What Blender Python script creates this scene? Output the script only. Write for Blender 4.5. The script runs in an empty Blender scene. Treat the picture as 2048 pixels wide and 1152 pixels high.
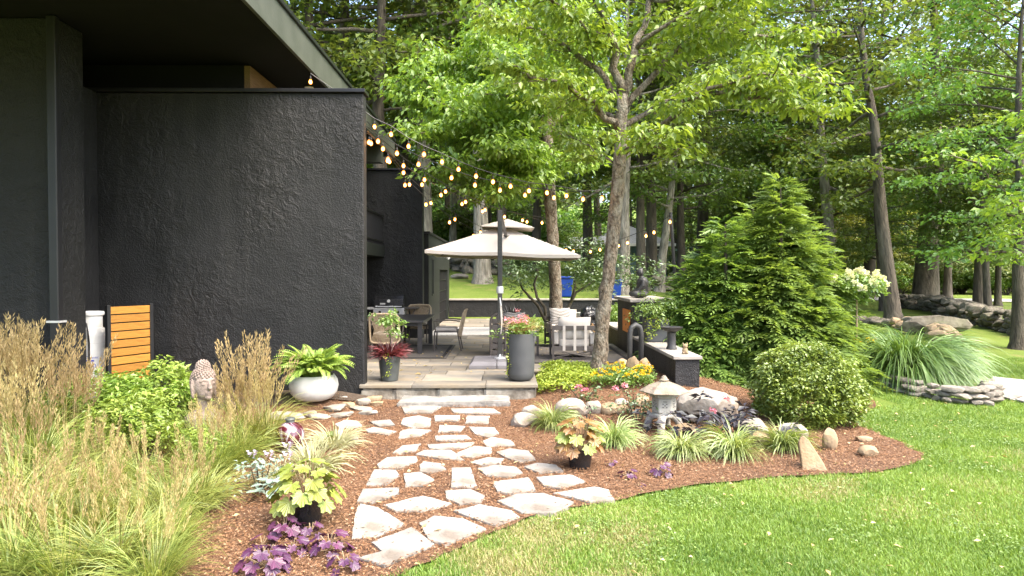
import bpy, bmesh, math, random
import numpy as np
from mathutils import Vector, Matrix, noise
sc = bpy.context.scene
col = sc.collection
PI = math.pi
R = math.radians

# ------------------------------------------------------------------ camera, world, sun, exposure
CZ, FPX = 1.96, 1365.0
PITCH, YAW = math.atan(28 / FPX), math.atan(14 / FPX)
cam_d = bpy.data.cameras.new('camera')
cam = bpy.data.objects.new('camera', cam_d)
col.objects.link(cam)
cam_d.sensor_width = 36
cam_d.lens = 36 * FPX / 2048
cam_d.clip_end = 2000
cam.location = (0, 0, CZ)
cam.rotation_euler = (PI / 2 - PITCH, 0, -YAW)
sc.camera = cam

SUN_EL, SUN_AZ = 56.0, 125.0       # azimuth clockwise from +Y (view direction); behind the camera, to the right
world = bpy.data.worlds.new('World')
sc.world = world
world.use_nodes = True
wn = world.node_tree
bg = wn.nodes['Background']
sky = wn.nodes.new('ShaderNodeTexSky')
sky.sky_type = 'NISHITA'
sky.sun_disc = False
sky.sun_elevation = R(SUN_EL)
sky.sun_rotation = R(SUN_AZ)
sky.air_density = 1.0
sky.dust_density = 4.0
wn.links.new(sky.outputs[0], bg.inputs[0])
bg.inputs[1].default_value = 0.15

sun_d = bpy.data.lights.new('sun', 'SUN')
sun_d.energy = 1.6
sun_d.angle = R(50)
sun_d.color = (1, 0.92, 0.78)
sun = bpy.data.objects.new('sun', sun_d)
col.objects.link(sun)
sdir = Vector((math.sin(R(SUN_AZ)) * math.cos(R(SUN_EL)), math.cos(R(SUN_AZ)) * math.cos(R(SUN_EL)), math.sin(R(SUN_EL))))
sun.rotation_euler = sdir.to_track_quat('Z', 'Y').to_euler()

sc.view_settings.view_transform = 'Standard'
sc.view_settings.look = 'None'
sc.view_settings.gamma = 1
sc.view_settings.exposure = 2.3
sc.render.engine = 'CYCLES'
cy = sc.cycles
cy.max_bounces = 6
cy.diffuse_bounces = 4
cy.glossy_bounces = 2
cy.transmission_bounces = 4
cy.transparent_max_bounces = 4
cy.use_denoising = True
cy.caustics_reflective = False
cy.caustics_refractive = False
cy.sample_clamp_indirect = 4

# ------------------------------------------------------------------ pixel -> place
_f = Vector((math.sin(YAW) * math.cos(PITCH), math.cos(YAW) * math.cos(PITCH), -math.sin(PITCH)))
_r = Vector((math.cos(YAW), -math.sin(YAW), 0))
_u = _r.cross(_f)
def ray(px, py):
    return _f + _r * ((px - 1024) / FPX) - _u * ((py - 576) / FPX)
def D(px, py, d):            # point seen at that pixel, at distance y = d
    v = ray(px, py)
    return Vector((0, 0, CZ)) + v * (d / v.y)
def P(px, py, z=0.0):        # point on the level z
    v = ray(px, py)
    return Vector((0, 0, CZ)) + v * ((z - CZ) / v.z)
def XA(px, d):
    return D(px, 548, d).x

def sm(a, b, x):
    t = np.clip((x - a) / (b - a), 0, 1)
    return t * t * (3 - 2 * t)
def terrain(X, Y):
    X = np.asarray(X, float); Y = np.asarray(Y, float)
    near = .12 * sm(7.8, 9.4, Y) * (1 - sm(2.5, 4.5, X)) * (1 - sm(10, 20, Y))
    left = .12 * sm(8.3, 9.3, Y) * sm(-1.7, -2.6, X) * (1 - sm(10, 14, Y))
    right = .22 * sm(8.9, 10.6, Y) * sm(.3, .9, X) * (1 - sm(2.4, 4.5, X)) * (1 - sm(16, 20, Y))
    w = 1 - .84 * sm(-1, 19, X)
    base = .105 * np.clip(Y - 15, 0, 9.6) + .11 * np.clip(Y - 24.6, 0, 18.5) + .035 * np.clip(Y - 43, 0, 30)
    pm = np.where(Y < 24.62, sm(2.7, 4.2, X), 1.0)
    lump = .03 * np.sin(X * .7 + 1) * np.sin(Y * .53) * sm(11, 16, Y)
    return near + left + right + base * w * pm + lump * pm + .2 * np.clip(Y - 70, 0, 90)
def TZ(x, y):
    return float(terrain(x, y))
def G(px, py):               # first hit of the pixel's ray with the ground
    v = ray(px, py); o = Vector((0, 0, CZ)); t = 3.0
    while t < 200:
        p = o + v * t
        if p.z < TZ(p.x, p.y):
            a, b = t - .1, t
            for _ in range(20):
                m = (a + b) / 2; q = o + v * m
                if q.z < TZ(q.x, q.y): b = m
                else: a = m
            return o + v * b
        t += .1
    return o + v * t
def on(x, y, dz=0.0):
    return Vector((x, y, TZ(x, y) + dz))

# ------------------------------------------------------------------ objects
def link(name, data, mat=None, parent=None):
    o = bpy.data.objects.new(name, data)
    col.objects.link(o)
    if mat is not None and data is not None and not data.materials:
        data.materials.append(mat)
    if parent is not None:
        o.parent = parent
    return o
def tag(o, label=None, cat=None, group=None, kind=None):
    if label: o['label'] = label
    if cat: o['category'] = cat
    if group: o['group'] = group
    if kind: o['kind'] = kind
    return o
def thing(name, loc, label, cat, group=None, rz=0.0, kind=None):
    o = bpy.data.objects.new(name, None)
    o.empty_display_size = .1
    col.objects.link(o)
    o.location = loc
    o.rotation_euler = (0, 0, rz)
    return tag(o, label, cat, group, kind)
def dup(root, loc=None, rz=None, label=None, group=None, scale=None):
    r = root.copy(); col.objects.link(r)
    if loc is not None: r.location = loc
    if rz is not None: r.rotation_euler = (0, 0, rz)
    if scale is not None: r.scale = scale if hasattr(scale, '__len__') else (scale,) * 3
    if label: r['label'] = label
    if group: r['group'] = group
    for ch in list(root.children):
        c = ch.copy(); col.objects.link(c); c.parent = r
        for g in ch.children:
            d = g.copy(); col.objects.link(d); d.parent = c
    return r

class MB:
    def __init__(s):
        s.v = []; s.f = []
    def add(s, vs, fs, M=None):
        n = len(s.v)
        s.v += [tuple(M @ Vector(v)) if M is not None else tuple(v) for v in vs]
        s.f += [tuple(i + n for i in f) for f in fs]
        return s
    def box(s, x0, x1, y0, y1, z0, z1, M=None):
        vs = [(x0, y0, z0), (x1, y0, z0), (x1, y1, z0), (x0, y1, z0), (x0, y0, z1), (x1, y0, z1), (x1, y1, z1), (x0, y1, z1)]
        return s.add(vs, [(3, 2, 1, 0), (4, 5, 6, 7), (0, 1, 5, 4), (1, 2, 6, 5), (2, 3, 7, 6), (3, 0, 4, 7)], M)
    def cbox(s, c, size, M=None):
        x, y, z = c; a, b, d = size
        return s.box(x - a / 2, x + a / 2, y - b / 2, y + b / 2, z - d / 2, z + d / 2, M)
    def prism(s, poly, z0, z1, M=None):
        n = len(poly)
        vs = [(p[0], p[1], z0) for p in poly] + [(p[0], p[1], z1) for p in poly]
        fs = [tuple(range(n - 1, -1, -1)), tuple(range(n, 2 * n))] + [(i, (i + 1) % n, n + (i + 1) % n, n + i) for i in range(n)]
        return s.add(vs, fs, M)
    def lathe(s, prof, n=24, M=None, cap=True):
        vs = []; fs = []; k = len(prof)
        for r, z in prof:
            for i in range(n):
                a = 2 * PI * i / n
                vs.append((r * math.cos(a), r * math.sin(a), z))
        for j in range(k - 1):
            for i in range(n):
                fs.append((j * n + i, j * n + (i + 1) % n, (j + 1) * n + (i + 1) % n, (j + 1) * n + i))
        if cap:
            fs.append(tuple(range(n - 1, -1, -1))); fs.append(tuple((k - 1) * n + i for i in range(n)))
        return s.add(vs, fs, M)
    def tube(s, pts, rad, n=8, cap=True, ang=0.0):
        pts = [Vector(p) for p in pts]; k = len(pts)
        if not hasattr(rad, '__len__'): rad = [rad] * k
        vs = []; fs = []; up = None
        for j, p in enumerate(pts):
            t = (pts[min(j + 1, k - 1)] - pts[max(j - 1, 0)])
            t = t.normalized() if t.length > 1e-9 else Vector((0, 0, 1))
            if up is None:
                up = Vector((0, 0, 1)) if abs(t.z) < .9 else Vector((0, 1, 0))
            x = t.cross(up).normalized(); y = x.cross(t).normalized(); up = y
            for i in range(n):
                a = 2 * PI * i / n + ang
                vs.append(p + (x * math.cos(a) + y * math.sin(a)) * rad[j])
        for j in range(k - 1):
            for i in range(n):
                fs.append((j * n + i, (j * n) + (i + 1) % n, (j + 1) * n + (i + 1) % n, (j + 1) * n + i))
        if cap:
            fs.append(tuple(range(n - 1, -1, -1))); fs.append(tuple((k - 1) * n + i for i in range(n)))
        return s.add(vs, fs)
    def ball(s, c, r, n=12, m=8, M=None):
        rx, ry, rz = r if hasattr(r, '__len__') else (r, r, r)
        vs = [(c[0], c[1], c[2] - rz)]; fs = []
        for j in range(1, m):
            t = PI * j / m
            for i in range(n):
                a = 2 * PI * i / n
                vs.append((c[0] + rx * math.sin(t) * math.cos(a), c[1] + ry * math.sin(t) * math.sin(a), c[2] - rz * math.cos(t)))
        vs.append((c[0], c[1], c[2] + rz))
        for i in range(n):
            fs.append((0, 1 + (i + 1) % n, 1 + i))
            fs.append((len(vs) - 1, 1 + (m - 2) * n + i, 1 + (m - 2) * n + (i + 1) % n))
        for j in range(m - 2):
            for i in range(n):
                fs.append((1 + j * n + i, 1 + j * n + (i + 1) % n, 1 + (j + 1) * n + (i + 1) % n, 1 + (j + 1) * n + i))
        return s.add(vs, fs, M)
    def mesh(s, name, bevel=0, seg=2, smooth=False):
        me = bpy.data.meshes.new(name)
        me.from_pydata(s.v, [], s.f)
        bm = bmesh.new(); bm.from_mesh(me)
        bmesh.ops.recalc_face_normals(bm, faces=bm.faces)
        if bevel:
            es = [e for e in bm.edges if len(e.link_faces) == 2 and e.calc_face_angle(0) > .5]
            bmesh.ops.bevel(bm, geom=es, offset=bevel, segments=seg, profile=.5, affect='EDGES', clamp_overlap=True)
        bm.to_mesh(me); bm.free()
        if smooth:
            me.polygons.foreach_set('use_smooth', np.ones(len(me.polygons), bool))
            if smooth != 'all':
                try: me.set_sharp_from_angle(angle=R(40))
                except Exception: pass
        return me
    def build(s, name, mat, parent=None, bevel=0, seg=2, smooth=False):
        return link(name, s.mesh(name, bevel, seg, smooth), mat, parent)

def remesh(o, vox, smooth_it=0):
    m = o.modifiers.new('remesh', 'REMESH'); m.mode = 'VOXEL'; m.voxel_size = vox; m.use_smooth_shade = True
    if smooth_it:
        q = o.modifiers.new('smooth', 'SMOOTH'); q.iterations = smooth_it; q.factor = .5
    return o

def npmesh(name, V, T, tone=None, quads=False):
    me = bpy.data.meshes.new(name)
    k = T.shape[1]
    me.vertices.add(len(V)); me.vertices.foreach_set('co', np.ascontiguousarray(V, np.float32).ravel())
    me.loops.add(T.size); me.loops.foreach_set('vertex_index', np.ascontiguousarray(T, np.int32).ravel())
    me.polygons.add(len(T))
    me.polygons.foreach_set('loop_start', np.arange(0, T.size, k, dtype=np.int32))
    if tone is not None:
        a = me.attributes.new('tone', 'FLOAT', 'FACE')
        a.data.foreach_set('value', np.ascontiguousarray(tone, np.float32))
    me.update(calc_edges=True)
    return me
def unit(v):
    return v / np.maximum(np.linalg.norm(v, axis=-1, keepdims=True), 1e-9)
def leaf_mesh(name, C, A, N, L, W, tone, fold=.3, wide=.45):
    n = len(C)
    A = unit(A); S = unit(np.cross(A, N)); N = np.cross(S, A)
    L = np.broadcast_to(np.asarray(L, float), (n,))[:, None]; W = np.broadcast_to(np.asarray(W, float), (n,))[:, None]
    m = C + A * L * wide + N * W * fold * .5
    V = np.stack([C, m + S * W * .5, C + A * L - N * L * .12, m - S * W * .5], 1)
    V[:, 0] -= N * W[:, 0:1] * 0
    i = np.arange(n)[:, None] * 4
    T = np.concatenate([i + np.array([[0, 2, 1]]), i + np.array([[0, 3, 2]])], 1).reshape(-1, 3)
    return npmesh(name, V.reshape(-1, 3), T, np.repeat(tone, 2))
def blade_mesh(name, B, az, L, W, up, droop, tone, K=4, curl=None, seed=0):
    """arching strips: base B, azimuth, length, width, start angle above level (up), how much it bends over (droop)"""
    n = len(B); t = np.linspace(0, 1, K + 1)
    ang = up[:, None] - droop[:, None] * t[None, :] ** 1.3
    ds = (L / K)[:, None]
    hx = np.cumsum(np.concatenate([np.zeros((n, 1)), np.cos(ang[:, :-1]) * ds], 1), 1)
    hz = np.cumsum(np.concatenate([np.zeros((n, 1)), np.sin(ang[:, :-1]) * ds], 1), 1)
    d = np.stack([np.cos(az), np.sin(az)], 1); s = np.stack([-d[:, 1], d[:, 0]], 1)
    ctr = np.zeros((n, K + 1, 3))
    ctr[:, :, :2] = B[:, None, :2] + d[:, None, :] * hx[:, :, None]
    ctr[:, :, 2] = B[:, None, 2] + hz
    w = W[:, None] * (1 - t[None, :] ** 2 * .92) * (.6 + .4 * np.minimum(1, t[None, :] * 4))
    off = np.zeros_like(ctr); off[:, :, :2] = s[:, None, :] * w[:, :, None] * .5
    tw = np.random.default_rng(seed).uniform(-1, 1, n)
    off[:, :, 2] = (w * .5) * tw[:, None]
    V = np.stack([ctr - off, ctr + off], 2).reshape(n, -1, 3)
    base = np.arange(n)[:, None, None] * (2 * (K + 1))
    j = np.arange(K)[None, :, None] * 2
    Q = base + j + np.array([[[0, 1, 3, 2]]])
    return npmesh(name, V.reshape(-1, 3), Q.reshape(-1, 4), np.repeat(tone, K))
def joinmesh(name, parts):
    """several (V, T quads/tris) numpy meshes are kept apart by material: simple helper for from_pydata joins"""
    mb = MB()
    for p in parts: mb.add(p.v, p.f)
    return mb

# ------------------------------------------------------------------ materials
MATS = {}
def _nodes(name):
    m = bpy.data.materials.new(name); m.use_nodes = True
    nt = m.node_tree
    return m, nt, nt.nodes, nt.links, nt.nodes['Principled BSDF']
def mat(name, c1, c2=None, rough=.7, scale=4, bump=0, bscale=30, metal=0, spec=.4, detail=6, c3=None, scale3=1.0, amt3=.5, coord='Object', rnd=0.0, dist=.02, ramp=(.35, .65), stretch=None, coat=0):
    m, nt, N, L, b = _nodes(name)
    b.inputs['Roughness'].default_value = rough
    b.inputs['Metallic'].default_value = metal
    b.inputs['Specular IOR Level'].default_value = spec
    if coat: b.inputs['Coat Weight'].default_value = coat
    c2 = c2 or tuple(min(1, x * 1.25) for x in c1)
    tc = N.new('ShaderNodeTexCoord')
    src = tc.outputs[coord]
    if coord == 'World':
        pass
    if stretch:
        mp = N.new('ShaderNodeMapping'); mp.inputs['Scale'].default_value = stretch
        L.new(src, mp.inputs[0]); src = mp.outputs[0]
    n1 = N.new('ShaderNodeTexNoise'); n1.inputs['Scale'].default_value = scale; n1.inputs['Detail'].default_value = detail
    L.new(src, n1.inputs['Vector'])
    rp = N.new('ShaderNodeValToRGB')
    rp.color_ramp.elements[0].position = ramp[0]; rp.color_ramp.elements[1].position = ramp[1]
    rp.color_ramp.elements[0].color = (*c1, 1); rp.color_ramp.elements[1].color = (*c2, 1)
    L.new(n1.outputs[0], rp.inputs[0])
    out = rp.outputs[0]
    if c3:
        n3 = N.new('ShaderNodeTexNoise'); n3.inputs['Scale'].default_value = scale3; n3.inputs['Detail'].default_value = 4
        L.new(src, n3.inputs['Vector'])
        r3 = N.new('ShaderNodeValToRGB'); r3.color_ramp.elements[0].position = .45; r3.color_ramp.elements[1].position = .65
        r3.color_ramp.elements[0].color = (0, 0, 0, 1); r3.color_ramp.elements[1].color = (amt3, amt3, amt3, 1)
        L.new(n3.outputs[0], r3.inputs[0])
        mx = N.new('ShaderNodeMixRGB'); mx.inputs[2].default_value = (*c3, 1)
        L.new(r3.outputs[0], mx.inputs[0]); L.new(out, mx.inputs[1]); out = mx.outputs[0]
    if rnd:
        oi = N.new('ShaderNodeObjectInfo')
        mr = N.new('ShaderNodeMapRange'); mr.inputs[3].default_value = 1 - rnd; mr.inputs[4].default_value = 1 + rnd
        L.new(oi.outputs['Random'], mr.inputs[0])
        hs = N.new('ShaderNodeHueSaturation'); L.new(mr.outputs[0], hs.inputs['Value']); L.new(out, hs.inputs['Color']); out = hs.outputs[0]
    L.new(out, b.inputs['Base Color'])
    if bump:
        n2 = N.new('ShaderNodeTexNoise'); n2.inputs['Scale'].default_value = bscale; n2.inputs['Detail'].default_value = 6
        L.new(src, n2.inputs['Vector'])
        bp = N.new('ShaderNodeBump'); bp.inputs['Strength'].default_value = bump; bp.inputs['Distance'].default_value = dist
        L.new(n2.outputs[0], bp.inputs['Height']); L.new(bp.outputs[0], b.inputs['Normal'])
    MATS[name] = m
    return m
def leafmat(name, dark, light, trans=.35, gloss=.06, rnd=.12, yellow=None, rough=.45):
    """leaf: diffuse + light passing through + a little shine; tone varies from leaf to leaf"""
    m, nt, N, L, b = _nodes(name)
    N.remove(b)
    out = N['Material Output']
    at = N.new('ShaderNodeAttribute'); at.attribute_name = 'tone'
    rp = N.new('ShaderNodeValToRGB')
    e = rp.color_ramp.elements
    e[0].color = (*dark, 1); e[1].color = (*light, 1); e[0].position = .05; e[1].position = .85
    if yellow:
        q = e.new(.97); q.color = (*yellow, 1)
    L.new(at.outputs['Fac'], rp.inputs[0])
    oi = N.new('ShaderNodeObjectInfo')
    mr = N.new('ShaderNodeMapRange'); mr.inputs[3].default_value = 1 - rnd; mr.inputs[4].default_value = 1 + rnd
    L.new(oi.outputs['Random'], mr.inputs[0])
    hs = N.new('ShaderNodeHueSaturation'); L.new(mr.outputs[0], hs.inputs['Value']); L.new(rp.outputs[0], hs.inputs['Color'])
    mh = N.new('ShaderNodeMapRange'); mh.inputs[3].default_value = .5 - rnd * .12; mh.inputs[4].default_value = .5 + rnd * .12
    L.new(oi.outputs['Random'], mh.inputs[0]); L.new(mh.outputs[0], hs.inputs['Hue'])
    df = N.new('ShaderNodeBsdfDiffuse'); L.new(hs.outputs[0], df.inputs[0])
    tr = N.new('ShaderNodeBsdfTranslucent')
    g2 = N.new('ShaderNodeMixRGB'); g2.blend_type = 'MULTIPLY'; g2.inputs[0].default_value = 1; g2.inputs[2].default_value = (1.15, 1.1, .6, 1)
    L.new(hs.outputs[0], g2.inputs[1]); L.new(g2.outputs[0], tr.inputs[0])
    mx = N.new('ShaderNodeMixShader'); mx.inputs[0].default_value = trans
    L.new(df.outputs[0], mx.inputs[1]); L.new(tr.outputs[0], mx.inputs[2])
    gl = N.new('ShaderNodeBsdfGlossy'); gl.inputs['Roughness'].default_value = rough
    gl.inputs[0].default_value = (.9, 1, .9, 1)
    m2 = N.new('ShaderNodeMixShader'); m2.inputs[0].default_value = gloss
    L.new(mx.outputs[0], m2.inputs[1]); L.new(gl.outputs[0], m2.inputs[2])
    L.new(m2.outputs[0], out.inputs[0])
    MATS[name] = m
    return m
def tonemat(name, cols, rough=.9, bump=0):
    m, nt, N, L, b = _nodes(name)
    at = N.new('ShaderNodeAttribute'); at.attribute_name = 'tone'
    rp = N.new('ShaderNodeValToRGB'); e = rp.color_ramp.elements
    n = len(cols)
    e[0].color = (*cols[0], 1); e[1].color = (*cols[-1], 1)
    for i in range(1, n - 1):
        q = e.new(i / (n - 1)); q.color = (*cols[i], 1)
    L.new(at.outputs['Fac'], rp.inputs[0]); L.new(rp.outputs[0], b.inputs['Base Color'])
    b.inputs['Roughness'].default_value = rough; b.inputs['Specular IOR Level'].default_value = .2
    MATS[name] = m
    return m
def emis(name, c, s):
    m, nt, N, L, b = _nodes(name)
    b.inputs['Base Color'].default_value = (*c, 1)
    b.inputs['Emission Color'].default_value = (*c, 1); b.inputs['Emission Strength'].default_value = s
    MATS[name] = m
    return m

def stucco(name, c1, c2, rough=.55, lo=.12, streak=.5):
    m, nt, N, L, b = _nodes(name)
    b.inputs['Roughness'].default_value = rough; b.inputs['Specular IOR Level'].default_value = .45
    tc = N.new('ShaderNodeTexCoord'); src = tc.outputs['Object']
    n1 = N.new('ShaderNodeTexNoise'); n1.inputs['Scale'].default_value = 1.3; n1.inputs['Detail'].default_value = 8
    L.new(src, n1.inputs[0])
    rp = N.new('ShaderNodeValToRGB'); rp.color_ramp.elements[0].position = .35; rp.color_ramp.elements[1].position = .68
    rp.color_ramp.elements[0].color = (*c1, 1); rp.color_ramp.elements[1].color = (*c2, 1)
    L.new(n1.outputs[0], rp.inputs[0])
    ms = N.new('ShaderNodeMapping'); ms.inputs['Scale'].default_value = (3.2, 3.2, .22); L.new(src, ms.inputs[0])
    ns = N.new('ShaderNodeTexNoise'); ns.inputs['Scale'].default_value = 1.6; ns.inputs['Detail'].default_value = 5; L.new(ms.outputs[0], ns.inputs[0])
    rs = N.new('ShaderNodeMapRange'); rs.inputs[1].default_value = .52; rs.inputs[2].default_value = .72; rs.inputs[4].default_value = streak; L.new(ns.outputs[0], rs.inputs[0])
    mxs = N.new('ShaderNodeMixRGB'); mxs.inputs[2].default_value = (c2[0] * 1.9, c2[1] * 1.85, c2[2] * 1.7, 1)
    L.new(rs.outputs[0], mxs.inputs[0]); L.new(rp.outputs[0], mxs.inputs[1]); L.new(mxs.outputs[0], b.inputs['Base Color'])
    n2 = N.new('ShaderNodeTexNoise'); n2.inputs['Scale'].default_value = 7; n2.inputs['Detail'].default_value = 9; n2.inputs['Roughness'].default_value = .62; n2.inputs['Distortion'].default_value = 1.2
    n3 = N.new('ShaderNodeTexNoise'); n3.inputs['Scale'].default_value = 55; n3.inputs['Detail'].default_value = 4
    L.new(src, n2.inputs[0]); L.new(src, n3.inputs[0])
    n4 = N.new('ShaderNodeTexNoise'); n4.inputs['Scale'].default_value = 1.1; n4.inputs['Detail'].default_value = 3
    mp = N.new('ShaderNodeMapping'); mp.inputs['Scale'].default_value = (.8, .8, .9); L.new(src, mp.inputs[0]); L.new(mp.outputs[0], n4.inputs[0])
    mr = N.new('ShaderNodeMapRange'); mr.inputs[1].default_value = .38; mr.inputs[2].default_value = .66; mr.inputs[3].default_value = lo; mr.inputs[4].default_value = 1.15
    L.new(n4.outputs[0], mr.inputs[0])
    mm = N.new('ShaderNodeMath'); mm.operation = 'MULTIPLY'; L.new(n2.outputs[0], mm.inputs[0]); L.new(mr.outputs[0], mm.inputs[1])
    ma = N.new('ShaderNodeMath'); ma.operation = 'MULTIPLY_ADD'; ma.inputs[1].default_value = .3
    L.new(n3.outputs[0], ma.inputs[0]); L.new(mm.outputs[0], ma.inputs[2])
    rr_ = N.new('ShaderNodeMapRange'); rr_.inputs[3].default_value = rough - .1; rr_.inputs[4].default_value = rough + .2
    L.new(n1.outputs[0], rr_.inputs[0]); L.new(rr_.outputs[0], b.inputs['Roughness'])
    bp = N.new('ShaderNodeBump'); bp.inputs['Strength'].default_value = .75; bp.inputs['Distance'].default_value = .05
    L.new(ma.outputs[0], bp.inputs['Height']); L.new(bp.outputs[0], b.inputs['Normal'])
    MATS[name] = m
    return m

M_stucco = stucco('black_stucco', (.0045, .0046, .005), (.0112, .0113, .012))
M_stucco2 = stucco('charcoal_stucco', (.0065, .0065, .0062), (.013, .0128, .012), .6, .6)
M_soffit = mat('dark_soffit', (.006, .006, .0065), rough=.9, spec=.2)
M_fascia = mat('green_grey_fascia', (.06, .066, .052), (.08, .086, .07), rough=.5, scale=3, bump=.1)
M_green = mat('dark_green_siding', (.011, .0135, .0115), (.018, .021, .0185), rough=.6, scale=6, bump=.2)
M_coping = mat('dark_metal_coping', (.03, .03, .034), rough=.35, metal=.6)
M_blackmetal = mat('black_metal', (.012, .012, .013), rough=.45, spec=.5)
M_wood = mat('brown_wood', (.13, .075, .04), (.2, .12, .065), scale=6, stretch=(12, 1, 12))
M_slat = mat('amber_stained_wood', (.34, .15, .022), (.45, .215, .036), rough=.55, scale=4, stretch=(1.2, 1.2, 16), bump=.25, rnd=.16, c3=(.27, .11, .018), scale3=3, amt3=.45)
M_white = mat('white_enamel', (.5, .5, .485), (.6, .6, .585), rough=.35, c3=(.36, .34, .3), scale3=6, amt3=.35)
M_tank = mat('white_tank_paint', (.74, .74, .72), (.8, .8, .78), rough=.4, c3=(.6, .58, .54), scale3=5, amt3=.4)
M_offwhite = mat('white_trim', (.7, .69, .66), rough=.5)
M_glass = mat('window_glass', (.02, .025, .03), rough=.05, spec=.9)
M_blue = mat('blue_plastic', (.008, .035, .2), (.01, .045, .26), rough=.4)
M_blueprint = mat('blue_print', (.02, .05, .4), rough=.5)
M_concrete = mat('weathered_white_stone', (.26, .235, .19), (.45, .415, .35), scale=5, bump=.8, bscale=22, c3=(.09, .075, .055), scale3=3.4, amt3=.85, rough=.9)
M_granite = mat('grey_granite', (.21, .2, .18), (.34, .32, .29), scale=9, bump=.7, bscale=30, rough=.85, c3=(.14, .13, .115), scale3=3)
M_bluestone = mat('bluestone', (.17, .155, .13), (.29, .26, .215), scale=1.6, bump=.25, bscale=25, rough=.75, rnd=.3, c3=(.24, .19, .12), scale3=1.3, amt3=.7, coord='Object')
M_joint = mat('dark_joint', (.06, .052, .043), rough=.95)
M_flag = mat('pale_flagstone', (.27, .25, .22), (.37, .35, .32), scale=6, bump=.8, bscale=14, rough=.85, rnd=.2, c3=(.15, .12, .09), scale3=3, amt3=.85)
M_rockwhite = mat('white_quartz_rock', (.24, .21, .17), (.42, .385, .34), scale=5, bump=.9, bscale=12, rough=.85, c3=(.17, .12, .08), scale3=4, amt3=.75)
M_rocktan = mat('tan_rock', (.24, .165, .09), (.38, .285, .175), scale=4, bump=.7, bscale=16, rough=.85, rnd=.18, c3=(.2, .15, .1), scale3=3)
M_rockgrey = mat('grey_brown_rock', (.2, .175, .145), (.37, .33, .27), scale=6, bump=.8, bscale=18, rough=.9, rnd=.25, c3=(.12, .1, .08), scale3=3)
M_rockmoss = mat('weathered_field_stone', (.085, .072, .054), (.19, .165, .125), scale=5, bump=.8, bscale=14, rough=.95, rnd=.25, c3=(.08, .085, .045), scale3=2)
M_lantern = mat('cast_stone', (.33, .31, .265), (.46, .435, .385), scale=7, bump=.4, bscale=60, rough=.9, c3=(.2, .175, .135), scale3=4, amt3=.6)
M_lanternroof = mat('cast_stone_roof', (.2, .165, .12), (.3, .255, .195), scale=7, bump=.4, bscale=60, rough=.9, c3=(.13, .105, .075), scale3=5)
M_pinkstone = mat('rosy_stone', (.2, .155, .13), (.31, .245, .21), scale=8, bump=.5, bscale=60, rough=.9)
M_statue = mat('dark_bronze_stone', (.035, .034, .034), (.06, .058, .056), rough=.45, scale=8, bump=.3)
M_cap = mat('grey_cap_stone', (.28, .25, .22), (.38, .345, .3), scale=5, bump=.2, rough=.8)
M_planter = mat('charcoal_fibre_planter', (.055, .058, .06), (.075, .078, .08), rough=.6, scale=3, bump=.15, bscale=90)
M_galv = mat('dark_zinc_pot', (.06, .068, .068), (.11, .12, .115), rough=.5, scale=5, metal=.3, bump=.1)
M_canopy = mat('beige_canopy_fabric', (.46, .41, .36), (.52, .465, .41), rough=.9, scale=2, bump=.1, bscale=140)
M_mast = mat('grey_aluminium', (.06, .057, .053), (.08, .076, .07), rough=.4, metal=.5)
M_base = mat('grey_plastic_base', (.16, .15, .155), (.2, .19, .195), rough=.55)
M_cream = mat('cream_cushion', (.47, .42, .36), (.55, .5, .44), rough=.95, scale=4, bump=.25, bscale=120)
M_rope = mat('tan_rope', (.34, .26, .17), (.44, .35, .24), rough=.85, scale=20)
M_browne = mat('brown_metal_frame', (.07, .058, .05), (.095, .08, .07), rough=.5)
M_tabletop = mat('dark_table', (.035, .034, .036), (.05, .048, .05), rough=.4, scale=5)
M_steel = mat('brushed_steel', (.55, .55, .55), (.65, .65, .65), rough=.35, metal=.35)
M_enamel = mat('black_enamel', (.015, .015, .016), rough=.2, spec=.6)
M_orange = mat('orange_panel', (.75, .2, .012), (.85, .27, .02), rough=.5, scale=6)
M_bag = mat('black_plastic_bag', (.008, .008, .009), rough=.25, spec=.7, bump=.6, bscale=9, dist=.06)
M_soil = mat('dark_soil', (.05, .034, .023), (.09, .065, .045), rough=1, scale=20, bump=.8, bscale=30)
M_rug = mat('taupe_rug', (.1, .09, .078), (.13, .115, .1), rough=1, scale=40, bump=.2, bscale=200)
M_rugedge = mat('dark_rug_border', (.025, .023, .022), rough=1, scale=40)
M_bark = mat('grey_brown_bark', (.075, .055, .036), (.21, .165, .115), scale=26, detail=9, stretch=(1, 1, .55), bump=1, bscale=40, dist=.06, rough=.95, c3=(.27, .245, .19), scale3=9, amt3=.75, rnd=.1, ramp=(.4, .6))
M_barkd = mat('dark_bark', (.045, .036, .028), (.12, .097, .073), scale=6, stretch=(1, 1, .2), bump=1, bscale=16, dist=.06, rough=.95, rnd=.25, c3=(.16, .15, .115), scale3=1.2, amt3=.4)
M_barkp = mat('pale_grey_bark', (.13, .115, .09), (.3, .27, .22), scale=9, stretch=(1, 1, .2), bump=1, bscale=14, dist=.12, rough=.95, rnd=.1)
M_siding = mat('blue_grey_siding', (.13, .2, .24), (.16, .24, .28), rough=.7)
M_shingle = mat('grey_roof_shingle', (.22, .22, .22), (.32, .32, .32), rough=.9, scale=12)
M_gravel = mat('pale_gravel', (.33, .3, .27), (.52, .49, .45), scale=60, bump=.7, bscale=70, rough=.95)
M_asphalt = mat('pale_driveway', (.3, .29, .28), (.36, .35, .34), scale=8, rough=.9)
M_core = emis('lit_filament', (1, .62, .28), 14)
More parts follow.
